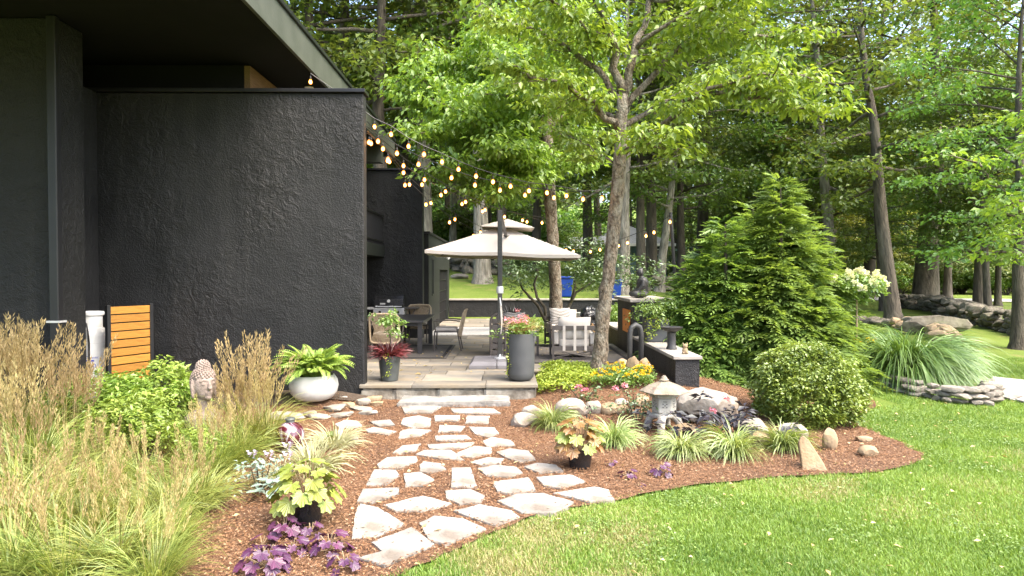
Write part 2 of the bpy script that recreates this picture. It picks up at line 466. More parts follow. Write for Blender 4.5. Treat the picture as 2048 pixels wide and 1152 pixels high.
def bulb_glass():
    m, nt, N, L, b = _nodes('amber_bulb_glass')
    N.remove(b)
    t = N.new('ShaderNodeBsdfTransparent'); t.inputs[0].default_value = (1, .75, .45, 1)
    e = N.new('ShaderNodeEmission'); e.inputs[0].default_value = (1, .33, .05, 1); e.inputs[1].default_value = .95
    x = N.new('ShaderNodeMixShader'); x.inputs[0].default_value = .55
    L.new(t.outputs[0], x.inputs[1]); L.new(e.outputs[0], x.inputs[2]); L.new(x.outputs[0], N['Material Output'].inputs[0])
    return m
M_bulb = bulb_glass()
# ================================================================== THE SETTING
rng = np.random.default_rng(7)
def pip(poly, X, Y):
    X = np.asarray(X); Y = np.asarray(Y); ins = np.zeros(X.shape, bool); n = len(poly)
    for i in range(n):
        x0, y0 = poly[i]; x1, y1 = poly[(i + 1) % n]
        c = ((y0 > Y) != (y1 > Y)) & (X < (x1 - x0) * (Y - y0) / (y1 - y0 + 1e-12) + x0)
        ins ^= c
    return ins

# ---- lawn / terrain sheet
def lawn_material():
    m, nt, N, L, b = _nodes('lawn_turf')
    b.inputs['Roughness'].default_value = .9; b.inputs['Specular IOR Level'].default_value = .15
    tc = N.new('ShaderNodeTexCoord')
    def nz(scale, det=5):
        n = N.new('ShaderNodeTexNoise'); n.inputs['Scale'].default_value = scale; n.inputs['Detail'].default_value = det
        L.new(tc.outputs['Object'], n.inputs[0]); return n.outputs[0]
    def rp(src, a, c0, c1, b_):
        r = N.new('ShaderNodeValToRGB'); r.color_ramp.elements[0].position = a; r.color_ramp.elements[1].position = b_
        r.color_ramp.elements[0].color = (*c0, 1); r.color_ramp.elements[1].color = (*c1, 1); L.new(src, r.inputs[0]); return r.outputs[0]
    c1 = rp(nz(30), .3, (.075, .125, .018), (.16, .22, .038), .7)
    big = rp(nz(.5), .42, (0, 0, 0), (1, 1, 1), .62)
    mx = N.new('ShaderNodeMixRGB'); mx.inputs[2].default_value = (.21, .26, .06, 1)
    mm = N.new('ShaderNodeMath'); mm.operation = 'MULTIPLY'; mm.inputs[1].default_value = .45
    L.new(big, mm.inputs[0]); L.new(mm.outputs[0], mx.inputs[0]); L.new(c1, mx.inputs[1])
    dry = rp(nz(1.7, 8), .56, (0, 0, 0), (.6, .6, .6), .72)
    m2 = N.new('ShaderNodeMixRGB'); m2.inputs[2].default_value = (.26, .21, .09, 1)
    L.new(dry, m2.inputs[0]); L.new(mx.outputs[0], m2.inputs[1])
    L.new(m2.outputs[0], b.inputs['Base Color'])
    bp = N.new('ShaderNodeBump'); bp.inputs['Strength'].default_value = .8; bp.inputs['Distance'].default_value = .05
    L.new(nz(45), bp.inputs['Height']); L.new(bp.outputs[0], b.inputs['Normal'])
    return m
M_lawn = lawn_material()
xs = np.unique(np.concatenate([np.linspace(-260, -30, 24), np.arange(-30, -8, 1.0), np.arange(-8, 12, .25), np.arange(12, 30, .6), np.arange(30, 60, 2), np.linspace(60, 260, 21)]))
ys = np.unique(np.concatenate([np.linspace(-60, 2, 12), np.arange(2, 14, .25), np.arange(14, 24.5, .4), [24.56, 24.66], np.arange(25, 45, .6), np.arange(45, 90, 2), np.linspace(90, 260, 18)]))
XX, YY = np.meshgrid(xs, ys)
V = np.stack([XX, YY, terrain(XX, YY)], -1).reshape(-1, 3)
nx_ = len(xs); ii = np.arange(len(ys) - 1)[:, None] * nx_ + np.arange(nx_ - 1)[None, :]
T = np.stack([ii, ii + 1, ii + nx_ + 1, ii + nx_], -1).reshape(-1, 4)
lawn_me = npmesh('lawn', V, T)
lawn_me.polygons.foreach_set('use_smooth', np.ones(len(T), bool))
tag(link('lawn', lawn_me, M_lawn), kind='structure')

# ---- mulch beds: sheet over the ground
bed_px = [(560, 1330), (650, 1235), (790, 1150), (900, 1112), (1040, 1042), (1120, 1022), (1200, 1008), (1330, 985), (1460, 965), (1580, 955), (1700, 950), (1790, 943), (1838, 930), (1850, 915),
          (1820, 897), (1760, 872), (1715, 852), (1690, 836)]
bed_poly = [tuple(P(*p).xy) for p in bed_px] + [(5.3, 9.6), (5.75, 10.6), (6.1, 12.2), (5.6, 13.6), (4.2, 14.3), (2.8, 14.6), (-7.5, 14.6), (-9.5, 9), (-9, 2.0), (-2.5, 2.0)]
def smooth_poly(poly, k=2):
    for _ in range(k):
        q = []
        for i in range(len(poly)):
            a = poly[i]; b = poly[(i + 1) % len(poly)]
            q += [(a[0] * .75 + b[0] * .25, a[1] * .75 + b[1] * .25), (a[0] * .25 + b[0] * .75, a[1] * .25 + b[1] * .75)]
        poly = q
    return poly
bed_poly = smooth_poly(bed_poly)
bed_poly = [(x + .025 * math.sin(x * 23 + y * 11), y + .025 * math.sin(y * 19 - x * 13)) for x, y in bed_poly]
def sheet(name, poly, dz, step, mat_, kind='structure'):
    """ground-hugging sheet: the polygon filled, diced on a grid, dropped on the terrain"""
    bm = bmesh.new()
    vs = [bm.verts.new((x, y, 0)) for x, y in poly]
    f = bm.faces.new(vs)
    x0 = min(p[0] for p in poly); x1 = max(p[0] for p in poly); y0 = min(p[1] for p in poly); y1 = max(p[1] for p in poly)
    x = x0 + step
    while x < x1:
        bmesh.ops.bisect_plane(bm, geom=bm.verts[:] + bm.edges[:] + bm.faces[:], plane_co=(x, 0, 0), plane_no=(1, 0, 0)); x += step
    y = y0 + step
    while y < y1:
        bmesh.ops.bisect_plane(bm, geom=bm.verts[:] + bm.edges[:] + bm.faces[:], plane_co=(0, y, 0), plane_no=(0, 1, 0)); y += step
    for v in bm.verts:
        e = 0.0
        v.co.z = TZ(v.co.x, v.co.y) + dz + .012 * noise.noise(Vector((v.co.x * 2.2, v.co.y * 2.2, 3)))
    bmesh.ops.recalc_face_normals(bm, faces=bm.faces)
    me = bpy.data.meshes.new(name); bm.to_mesh(me); bm.free()
    if me.polygons and sum(p.normal.z for p in me.polygons) < 0: me.flip_normals()
    me.polygons.foreach_set('use_smooth', np.ones(len(me.polygons), bool))
    o = link(name, me, mat_); tag(o, kind=kind)
    return o
M_mulch = mat('red_brown_mulch', (.13, .062, .03), (.25, .135, .07), scale=35, bump=1, bscale=55, dist=.05, rough=1, c3=(.12, .065, .04), scale3=1.1, amt3=.5)
sheet('mulch_bed', bed_poly, .022, .25, M_mulch)

# loose bark chips on the mulch
def chips(name, poly, n, ymax, size, seed, dens=None):
    g = np.random.default_rng(seed)
    x0 = min(p[0] for p in poly); x1 = max(p[0] for p in poly); y0 = max(3.4, min(p[1] for p in poly)); y1 = min(ymax, max(p[1] for p in poly))
    X = g.uniform(x0, x1, n * 4); Y = y0 + (y1 - y0) * g.random(n * 4) ** 1.35
    ok = pip(poly, X, Y) & (np.abs(X - .0103 * Y) < Y * .80 + .5)
    ok &= ~((X > -6) & (X < .5) & (Y > 9.75)) & ~((X > .4) & (X < 2.6) & (Y > 11.2))
    X = X[ok][:n]; Y = Y[ok][:n]
    bare = g.random(len(X)) < .965
    for sp_ in stone_polys:
        cx_ = sum(p[0] for p in sp_) / len(sp_); cy_ = sum(p[1] for p in sp_) / len(sp_)
        near_ = (np.abs(X - cx_) < .6) & (np.abs(Y - cy_) < .8)
        hit = np.zeros(len(X), bool); hit[near_] = pip([(cx_ + (p[0] - cx_) * .97, cy_ + (p[1] - cy_) * .97) for p in sp_], X[near_], Y[near_])
        keep_ = ~(hit & bare); X = X[keep_]; Y = Y[keep_]; bare = bare[keep_]
    k = len(X)
    Z = terrain(X, Y) + .03 + g.uniform(0, .02, k)
    az = g.uniform(0, 2 * PI, k); el = g.normal(0, .25, k)
    A = np.stack([np.cos(az) * np.cos(el), np.sin(az) * np.cos(el), np.sin(el)], 1)
    Nn = np.stack([g.normal(0, .35, k), g.normal(0, .35, k), np.ones(k)], 1)
    return leaf_mesh(name, np.stack([X, Y, Z], 1), A, Nn, g.uniform(.5, 1.5, k) * size, g.uniform(.25, .5, k) * size, g.random(k), fold=.1)
M_chip = tonemat('bark_chips', [(.07, .034, .017), (.155, .074, .035), (.23, .12, .06), (.29, .165, .09), (.34, .24, .155)])
stone_polys = []

# darker soil pocket behind the flat edging stones
soil_poly = [(-5.6, 9.86), (-1.95, 9.86), (-1.9, 9.5), (-2.4, 9.25), (-3.0, 9.0), (-3.5, 8.9), (-5.6, 8.9)]
sheet('soil_pocket', soil_poly, .045, .25, M_soil)

# ---- gravel path and far drive on the right
gp = [tuple(P(*p).xy) for p in [(1985, 755), (2050, 762), (2150, 770), (2400, 778), (3000, 790), (3000, 850), (2300, 822), (2048, 806), (1995, 797)]]
sheet('gravel_path', gp, .018, .3, M_gravel)
far = [D(x, 548, 1) for x in ()]
rd = []
for px in range(1600, 2500, 60):
    q = G(px, 600 + (px - 1600) * .012); rd.append((q.x, q.y))
road = rd + [(x, y + 3.2) for x, y in reversed(rd)]
sheet('driveway', road, .05, 2.5, M_asphalt)

# ================================================================== BLACK HOUSE
house = thing('house', (-5.5, 12, 0), 'black stucco modern house with deep flat roof overhang and upper deck', 'house')
hx = Vector((-5.5, 12, 0))
def hb(name, boxes, mat_, bevel=0, parent=house):
    mb = MB()
    for b in boxes: mb.box(*b)
    o = mb.build(name, mat_, parent, bevel=bevel)
    o.location = -hx if parent is house else (0, 0, 0)
    return o
ZS, ZF, XF = 5.11, 5.58, -2.99
XL = -5.55
hb('wall', [(-14, XL, 8.56, 9.1, -.3, ZS + .02)], M_stucco2, .02)                 # slab wall with the downspout
WY = 9.9
XW1 = D(727, 300, WY).x
WT = D(727, 186, WY).z
hb('wing_wall', [(-9, XW1, WY, WY + .22, -.2, WT)], M_stucco, .02)
hb('coping', [(-9, XW1 + .03, WY - .05, WY + .27, WT + .002, WT + .055)], M_coping, .006)
hb('inner_wall', [(-9, -5.86, 9.0, 9.9, -.2, WT)], M_stucco)
FY = 17.0
XW2 = D(845, 400, FY).x
ZW2 = D(800, 341, FY).z
hb('far_wall', [(-9, XW2, FY, FY + .3, .2, ZW2)], M_stucco, .02)
hb('coping', [(-9, XW2 + .03, FY - .05, FY + .35, ZW2 + .002, ZW2 + .05)], M_coping, .006)
# upper storey with its window and wood band
XU = -3.92
hb('upper_wall', [(-9, XU, 10.35, 16.6, 2.7, ZS - .02)], M_soffit)
hb('wood_band', [(XU + .003, XU + .09, 10.36, 16.4, 4.72, ZS - .022)], M_wood)
wf = hb('window', [(XU + .003, XU + .03, 10.45, 15.6, 3.0, 4.7)], M_glass)
fb = MB()
for y in (10.4, 11.9, 13.4, 15.6): fb.box(XU + .031, XU + .075, y, y + .06, 3.0, 4.7)
fb.box(XU + .031, XU + .07, 10.4, 15.66, 4.64, 4.715)
fb.build('window_frame', M_offwhite, wf)
# roof: slab with fascia boards, soffit
hb('roof', [(-14, XF - .05, 3.0, 18.6, ZS + .025, ZF - .04)], M_soffit)
hb('fascia', [(XF - .048, XF, 2.98, 18.62, ZS, ZF - .03)], M_fascia, .005)
hb('roof_edge', [(XF - .1, XF + .035, 2.95, 18.65, ZF - .028, ZF + .03)], M_coping, .005)
hb('roof_beam', [(-6, XF - .06, 16.9, 17.2, 4.72, ZS + .02)], M_fascia)
dl = MB(); dl.lathe([(.0, 0), (.07, 0), (.075, -.012), (.05, -.02), (0, -.02)], 16, Matrix.Translation((-3.3, 11.6, ZS - .001)))
o = dl.build('soffit_light', M_offwhite, house); o.location = -hx
# upper deck between the two walls, with railing
XD = -2.98
hb('deck_slab', [(-9, XD, WY + .23, FY - .01, 2.38, 2.66)], M_green, .01)
rail = hb('railing', [(XD - .07, XD - .02, WY + .24, FY - .02, 3.36, 3.41), (XD - .07, XD - .02, WY + .24, FY - .02, 2.74, 2.77)], M_blackmetal)
mb = MB()
y = WY + .35
while y < FY - .05:
    mb.box(XD - .055, XD - .035, y, y + .016, 2.665, 3.36); y += .11
mb.build('baluster', M_blackmetal, rail)
hb('under_deck_wall', [(-9, -4.9, WY + .23, FY, .2, 2.379)], M_stucco)
# low green wing at the back with narrow window, door recess, lamp
XG = -2.03
hb('back_wing_wall', [(-9, XG - .12, 18.2, 24.9, .2, 3.03), (XG - .118, XG, 18.2, 19.0, .2, 3.03), (XG - .118, XG, 19.0, 21.2, 2.35, 3.03), (XG - .118, XG, 19.4, 21.2, .2, 2.351), (XG - .118, XG, 19.0, 19.4, .2, 1.4),
                        (XG - .118, XG, 24.2, 24.9, .2, 3.03), (XG - .118, XG, 21.2, 24.2, 2.1, 3.03)], M_green)
hb('back_wing_front', [(-9, XG, 18.17, 18.198, .2, 3.03)], M_stucco)
hb('coping', [(-9, XG + .04, 18.12, 24.95, 3.032, 3.09)], M_coping)
wn2 = hb('window', [(XG - .11, XG - .07, 19.0, 19.4, 1.4, 2.35)], mat('pale_pane', (.5, .5, .46), rough=.2, spec=.8))
MB().box(XG - .06, XG + .02, 18.97, 19.43, 1.36, 1.399).box(XG - .06, XG + .01, 18.97, 19.02, 1.4, 2.36).box(XG - .06, XG + .01, 19.38, 19.43, 1.4, 2.36).box(XG - .06, XG + .01, 18.97, 19.43, 2.361, 2.4).build('window_frame', M_green, wn2)
dr = hb('door', [(XG - .115, XG - .075, 21.2, 24.2, .36, 2.1)], M_soffit)
mb = MB()
for z in (.7, 1.05, 1.4, 1.75): mb.box(XG - .074, XG - .06, 21.22, 24.18, z, z + .02)
mb.build('door_panel', M_blackmetal, dr)
lm = MB(); c = D(890, 513, 22.9)
for dy in (-.1, .1): lm.tube([(XG + .02, c.y + dy, c.z), (XG + .16, c.y + dy * 1.6, c.z - .05)], [.035, .06], 10)
lm.box(XG, XG + .03, c.y - .12, c.y + .12, c.z - .05, c.z + .05)
o = lm.build('security_lamp', M_white, house); o.location = -hx
# downspout on the slab wall with clips
ds = MB()
dp = D(112, 400, 8.5)
ds.box(dp.x - .055, dp.x + .055, 8.43, 8.53, -.1, ZS)
dso = ds.build('downspout', M_blackmetal, house, bevel=.012); dso.location = -hx
MB().box(dp.x - .09, dp.x + .075, 8.42, 8.56, 1.36, 1.385).build('bracket', M_steel, dso)

# ================================================================== PATIO
patio = thing('patio', (0, 12, 0), None, None, kind='structure')
PZ = .36
def pb(name, b, mat_, bevel=0, parent=patio):
    o = MB().box(*b).build(name, mat_, parent, bevel); o.location = (0, -12, 0); return o
pb('patio_base', (-5.5, .44, 9.92, 24.5, -.1, PZ - .036), M_joint)
pb('patio_base', (.441, 2.45, 11.32, 15.6, -.1, PZ - .036), M_joint)
XP0, XP1 = D(719, 770, 9.84).x, D(1076, 770, 9.84).x
rr = random.Random(5)
for (x0, x1, y0, y1) in [(-5.5, XP1, 10.24, 11.3), (-5.5, 2.47, 11.3, 15.6), (-5.5, .5, 15.6, 24.5)]:
    y = y0
    while y < y1 - .02:
        dy = min(rr.choice([.46, .61, .61, .76]), y1 - y)
        if y1 - y - dy < .25: dy = y1 - y
        x = x0 + 0
        while x < x1 - .02:
            dx = min(rr.choice([.46, .61, .91, .91, 1.2]), x1 - x)
            if x1 - x - dx < .3: dx = x1 - x
            if x + dx > -3.9 - .5 * (y > 16):
                g = .005
                o = MB().box(-dx / 2 + g, dx / 2 - g, -dy / 2 + g, dy / 2 - g, -.035, 0).build('paver', M_bluestone, patio, .004, 1)
                o.location = (x + dx / 2, y + dy / 2 - 12, PZ + rr.uniform(-.0025, .0025))
            x += dx
        y += dy
# front coping stones and the weathered riser under them
xe = [XP0 - .01, -1.35, -.28, XP1]
for a, b in zip(xe[:-1], xe[1:]):
    o = MB().box(-(b - a) / 2 + .003, (b - a) / 2 - .003, -.2, .2, -.05, 0).build('coping_stone', M_bluestone, patio, .008)
    o.location = ((a + b) / 2, 10.04 - 12, PZ + rr.uniform(-.002, .002))
def rough_block(name, sx, sy, sz, mat_, seed, amp=.02, parent=None, cuts=5):
    bm = bmesh.new(); bmesh.ops.create_cube(bm, size=1)
    bmesh.ops.scale(bm, vec=(sx, sy, sz), verts=bm.verts)
    bmesh.ops.bevel(bm, geom=bm.edges[:], offset=min(sx, sy, sz) * .12, segments=2, affect='EDGES')
    bmesh.ops.subdivide_edges(bm, edges=[e for e in bm.edges if e.calc_length() > max(sx, sy, sz) / (cuts + 1)], cuts=cuts, use_grid_fill=True)
    for v in bm.verts:
        v.co += Vector((noise.noise(v.co * 5 + Vector((seed, 0, 0))), noise.noise(v.co * 5 + Vector((0, seed, 7))), noise.noise(v.co * 5 + Vector((3, 0, seed))))) * amp
    me = bpy.data.meshes.new(name); bm.to_mesh(me); bm.free()
    return link(name, me, mat_, parent)
xr = [XP0 - .02, -1.6, -.98, -.3, XP1 - .02]
for k, (a, b) in enumerate(zip(xr[:-1], xr[1:])):
    o = rough_block('riser_stone', b - a - .004, .3, .26, M_concrete, k * 3.1, .014, patio)
    o.location = ((a + b) / 2, 10.02 - 12, PZ - .053 - .13)
# granite step in front
sp = rough_block('stone_step', D(1020, 800, 9.45).x - D(797, 800, 9.45).x, .5, .13, M_granite, 4.2, .02)
sp.location = ((D(1020, 800, 9.45).x + D(797, 800, 9.45).x) / 2, 9.57, .14)
tag(sp, 'long rough grey granite step slab below the patio edge', 'step')

# retaining wall behind the patio
rw = thing('retaining_wall', (0, 24.6, .3), 'low black retaining wall with pale cap at the back of the patio', 'wall')
MB().box(-2.02, 5.6, 0, .2, -.2, .71).build('wall_body', M_stucco2, rw)
MB().box(-2.02, 5.65, -.06, .26, .712, .77).build('wall_cap', M_cap, rw, .01)

# ================================================================== STEPPING STONES (outlines read off the ground)
path = thing('stepping_stone_path', (-.5, 7, 0), None, None, kind='structure')
S = [[(803, 817), (880, 818), (862, 830), (812, 831)], [(905, 822), (985, 823), (998, 831), (960, 833), (912, 830)],
     [(808, 842), (838, 837), (860, 843), (858, 857), (826, 861), (804, 853)], [(870, 836), (918, 836), (916, 847), (872, 847)], [(936, 837), (978, 838), (976, 853), (932, 851)],
     [(671, 853), (690, 845), (714, 848), (722, 856), (700, 862), (680, 861)], [(741, 848), (780, 845), (789, 855), (760, 858)], [(733, 864), (748, 860), (790, 868), (775, 875), (738, 870)],
     [(803, 868), (820, 863), (860, 866), (838, 878), (798, 882)], [(880, 856), (928, 858), (918, 868), (878, 869)], [(940, 859), (988, 861), (996, 872), (978, 880), (952, 874)],
     [(873, 877), (930, 876), (940, 883), (905, 888), (875, 886)], [(858, 895), (945, 891), (935, 900), (880, 905), (862, 902)], [(968, 888), (985, 880), (1020, 887), (1028, 897), (975, 898)],
     [(787, 912), (805, 898), (840, 894), (830, 908), (800, 914)], [(835, 915), (850, 907), (900, 907), (925, 926), (880, 923)], [(916, 912), (950, 899), (980, 902), (980, 912), (945, 920), (920, 918)],
     [(995, 911), (1020, 904), (1055, 908), (1068, 925), (1040, 930), (1015, 922)], [(757, 935), (775, 922), (830, 920), (832, 928), (800, 942), (760, 942)], [(840, 937), (848, 930), (880, 934), (890, 945), (860, 952), (841, 949)],
     [(943, 930), (975, 922), (1006, 924), (1000, 934), (965, 937)], [(1050, 940), (1075, 933), (1110, 937), (1124, 949), (1080, 952)], [(958, 944), (990, 938), (1030, 941), (1042, 952), (1020, 960), (975, 958)],
     [(735, 976), (750, 947), (790, 948), (797, 958), (770, 976)], [(809, 955), (840, 952), (866, 966), (845, 978), (812, 979)], [(905, 944), (940, 943), (953, 980), (904, 979)],
     [(988, 972), (1055, 963), (1068, 987), (1020, 994), (997, 990)], [(1075, 962), (1140, 957), (1168, 971), (1120, 982), (1090, 978)], [(717, 1010), (728, 986), (795, 984), (795, 995), (745, 1012)],
     [(893, 990), (940, 987), (966, 999), (960, 1011), (920, 1015), (895, 1005)], [(772, 1018), (845, 1001), (898, 1015), (840, 1030), (795, 1029)], [(1112, 994), (1190, 982), (1215, 988), (1226, 1006), (1180, 1010)],
     [(1000, 1010), (1035, 997), (1085, 995), (1142, 1012), (1105, 1032), (1045, 1032)], [(707, 1082), (712, 1040), (722, 1018), (755, 1025), (803, 1055), (755, 1078)],
     [(912, 1030), (960, 1018), (1020, 1030), (1035, 1042), (990, 1058), (950, 1045)], [(842, 1055), (870, 1042), (925, 1047), (966, 1066), (890, 1096), (860, 1088)],
     [(745, 1095), (820, 1066), (862, 1098), (770, 1138), (720, 1124), (765, 1112)]]
for k, poly in enumerate(S):
    pts = [G(*p) for p in poly]
    c = sum(pts, Vector()) / len(pts)
    loc = [((p.x - c.x) * 1.09, (p.y - c.y) * 1.09) for p in pts]
    stone_polys.append([(c.x + x, c.y + y) for x, y in loc])
    area = sum(loc[i][0] * loc[(i + 1) % len(loc)][1] - loc[(i + 1) % len(loc)][0] * loc[i][1] for i in range(len(loc)))
    if area < 0: loc.reverse()
    q = []
    for i in range(len(loc)):                       # knap the outline
        a = Vector(loc[i]); b = Vector(loc[(i + 1) % len(loc)]); n = max(2, int((b - a).length / .09))
        nr = Vector(((b - a).y, -(b - a).x)).normalized()
        for j in range(n):
            t = j / n
            q.append(a.lerp(b, t) + nr * (.016 * noise.noise(Vector((k * 3.3 + i, t * 4, 0.5))) if j else 0.0))
    bm = bmesh.new()
    top = [bm.verts.new((p.x * .985, p.y * .985, .012)) for p in q]; mid = [bm.verts.new((p.x, p.y, .004)) for p in q]; low = [bm.verts.new((p.x, p.y, -.05)) for p in q]
    n = len(q)
    bm.faces.new(top)
    for i in range(n):
        bm.faces.new((mid[i], mid[(i + 1) % n], top[(i + 1) % n], top[i])); bm.faces.new((low[i], low[(i + 1) % n], mid[(i + 1) % n], mid[i]))
    bmesh.ops.recalc_face_normals(bm, faces=bm.faces)
    me = bpy.data.meshes.new('stone'); bm.to_mesh(me); bm.free()
    o = link('stone', me, M_flag, path)
    o.location = Vector((c.x, c.y, TZ(c.x, c.y) + .025)) - path.location
    # follow the gentle slope
    dzy = (TZ(c.x, c.y + .2) - TZ(c.x, c.y - .2)) / .4
    o.rotation_euler = (math.atan(dzy), 0, 0)

tag(link('bark_mulch', chips('bark_mulch', bed_poly, 120000, 13.5, .027, 3), M_chip), 'loose red brown bark chips over the planting bed', 'mulch', kind='stuff')

# ================================================================== ROCKS
def rock_mesh(seed, sub=3, cuts=9, rough=.06, sx=1, sy=1, sz=1, flat=0.0):
    g = random.Random(seed)
    bm = bmesh.new(); bmesh.ops.create_icosphere(bm, subdivisions=sub, radius=1)
    planes = []
    for _ in range(cuts):
        n = Vector((g.gauss(0, 1), g.gauss(0, 1), g.gauss(0, 1))).normalized(); planes.append((n, g.uniform(.62, .9)))
    if flat: planes += [(Vector((g.gauss(0, .06), g.gauss(0, .06), 1)).normalized(), flat), (Vector((0, 0, -1)), flat)]
    off = Vector((g.uniform(0, 50), g.uniform(0, 50), 0))
    for v in bm.verts:
        for n, d in planes:
            e = v.co.dot(n) - d
            if e > 0: v.co -= n * e * .92
        v.co += v.co.normalized() * (noise.noise(v.co * 1.7 + off) * rough * 1.6 + noise.noise(v.co * 5 + off) * rough * .6)
        v.co.x *= sx; v.co.y *= sy; v.co.z *= sz
    me = bpy.data.meshes.new('rock'); bm.to_mesh(me); bm.free()
    me.polygons.foreach_set('use_smooth', np.ones(len(me.polygons), bool))
    try: me.set_sharp_from_angle(angle=R(20))
    except Exception: pass
    return me
def rock_px(name, x0, x1, ytop, ybot, mat_, seed, label, cat='rock', group=None, deep=.8, rot=0, flat=0, tilt=0, sink=.12, cuts=9, gz=None, parent=None, rough=.06):
    """rock whose foot stands where the pixel row ybot meets the ground and which is as wide and tall as it shows"""
    b = G((x0 + x1) / 2, ybot) if gz is None else P((x0 + x1) / 2, ybot, gz)
    d = b.y
    w = (x1 - x0) * d / FPX; h = max(.05, (ybot - ytop) * d / FPX * .95)
    me = rock_mesh(seed, 3, cuts, rough, w / 2 * 1.12, w / 2 * deep, h / 2 * 1.18, flat)
    o = link(name, me, mat_, parent)
    o.location = (b.x, b.y + w / 2 * deep * .8, b.z + h / 2 - h * sink * .3)
    o.rotation_euler = (0, tilt, rot)
    if label: tag(o, label, cat, group)
    return o

# flat edging stones left of the step
for k, (x0, x1, yt, yb, m_, lab) in enumerate([
        (527, 604, 823, 846, M_rockgrey, 'long low grey edging stone beside the white bowl planter'),
        (602, 634, 818, 838, M_rockgrey, 'small brown wedge between long edging stones'),
        (610, 656, 826, 842, M_rockgrey, 'flat grey stone lying low at the mulch edge'),
        (640, 690, 806, 828, M_rockgrey, 'tilted slab leaning on the edging heap'),
        (650, 704, 824, 840, M_rockgrey, 'wide pale slab under the edging heap'),
        (682, 708, 800, 818, M_rocktan, 'tan block in the edging heap near the wall'),
        (696, 740, 812, 826, M_rockgrey, 'flat grey slab stacked on another by the step'),
        (708, 738, 792, 815, M_rockgrey, 'brown tilted stone topping the stack by the step'),
        (726, 762, 788, 808, M_rocktan, 'pale tan rock against the patio riser'),
        (740, 766, 800, 816, M_rocktan, 'small tan rock at the corner of the patio riser'),
        (716, 752, 818, 834, M_flag, 'pale flat stone at the foot of the stack'),
        (670, 692, 791, 800, M_flag, 'small pale stone lying against the black wall')]):
    rock_px('edging_stone', x0, x1, yt, yb, m_, 100 + k, lab, 'stone', 'flat edging stones beside the step', deep=.7, flat=.42, tilt=random.Random(k).uniform(-.2, .1), cuts=12)
# white pebbly rocks on the left
for k, (x0, x1, yt, yb) in enumerate([(498, 530, 856, 876), (522, 548, 848, 862), (528, 552, 864, 880), (480, 505, 862, 880), (556, 590, 850, 864), (468, 492, 868, 884)]):
    rock_px('pale_stone', x0, x1, yt, yb, M_rockwhite, 140 + k, 'rounded pale stone in the little heap near the tall grass', 'stone', 'pale stones by the glass ball', deep=.8)
rock_px('pale_rock', 684, 714, 868, 892, M_rockwhite, 149, 'pale rock peeking out behind the cream variegated grass', 'rock')
# boulders of the right bed
RK = [(1020, 1075, 828, 858, M_rockwhite, 'white quartz boulder low at the mulch path edge'), (1045, 1085, 812, 838, M_rockwhite, 'white boulder wedged behind the first grass tuft'),
      (1112, 1176, 800, 838, M_rockwhite, 'big white boulder behind the grass tufts'), (1172, 1206, 800, 832, M_rockgrey, 'grey brown round boulder beside the white one'),
      (1204, 1238, 804, 834, M_rocktan, 'tan rounded boulder between grey and rusty rocks'), (1230, 1262, 808, 834, M_rocktan, 'rusty brown boulder beside the rose bush'),
      (1228, 1262, 798, 815, M_rockwhite, 'pale flat rock behind the rusty boulder'), (1268, 1300, 790, 818, M_rocktan, 'pinkish rock behind the stone lantern'),
      (1368, 1484, 776, 858, M_rockwhite, 'large white quartz boulder behind the dark leaved plant'), (1476, 1545, 836, 880, M_rockgrey, 'low greyish boulder behind the grass tufts'),
      (1560, 1622, 848, 900, M_rockwhite, 'smooth pale boulder behind the last grass tuft'), (1345, 1400, 850, 880, M_rocktan, 'small tan rock under the dark leaved plant'),
      (1500, 1560, 866, 900, M_rocktan, 'tan rock tucked under the last grass tuft')]
for k, (x0, x1, yt, yb, m_, lab) in enumerate(RK):
    rock_px('boulder', x0, x1, yt, yb, m_, 200 + k, lab, 'boulder', deep=.75)
rock_px('standing_stone', 1648, 1678, 856, 904, M_rocktan, 230, 'upright pale tan stone standing in the mulch', 'stone', deep=.7, cuts=6)
rock_px('round_stone', 1722, 1760, 892, 918, M_rocktan, 231, 'smooth round tan stone lying alone on the mulch', 'stone', deep=.7, cuts=3)
rock_px('half_buried_stone', 1714, 1748, 871, 887, M_rocktan, 232, 'half buried tan stone at the lawn edge', 'stone', deep=.6, cuts=4)
# pointed shard leaning
a = G(1655, 948); sh = MB()
p0 = [G(1622, 925), G(1674, 951), G(1655, 905), G(1634, 882)]
sx = a.y / FPX
o = MB().prism([(-.22, 0), (.12, -.02), (.0, .16), (-.2, .32), (-.3, .3), (-.34, .1)], -.06, .06, None)
M_ = Matrix.Rotation(R(62), 4, 'X')
me_ = MB().prism([(-.2, -.12), (.2, -.22), (.08, .06), (-.08, .34), (-.16, .4), (-.22, .3)], -.05, .05, M_)
so = me_.build('stone_shard', M_rocktan, None, .018); so.scale = (.68, .75, .72); so.location = (a.x - .06, a.y + .12, a.z + .06); so.rotation_euler = (0, 0, R(-12))
tag(so, 'pointed tan stone shard leaning in the mulch', 'stone')
# upright brown stones beside the trunk
for k, (x0, x1, yt, yb) in enumerate([(1232, 1262, 716, 752), (1254, 1284, 712, 756), (1278, 1306, 714, 756)]):
    rock_px('upright_stone', x0, x1, yt, yb + 6, M_rocktan, 240 + k, ['left-leaning brown', 'tall middle brown', 'stout brown'][k].replace('left-leaning', 'leaning') + ' stone standing between tree trunk and low black wall', 'stone', 'brown stones at the tree foot', deep=.6, cuts=7, gz=.3)
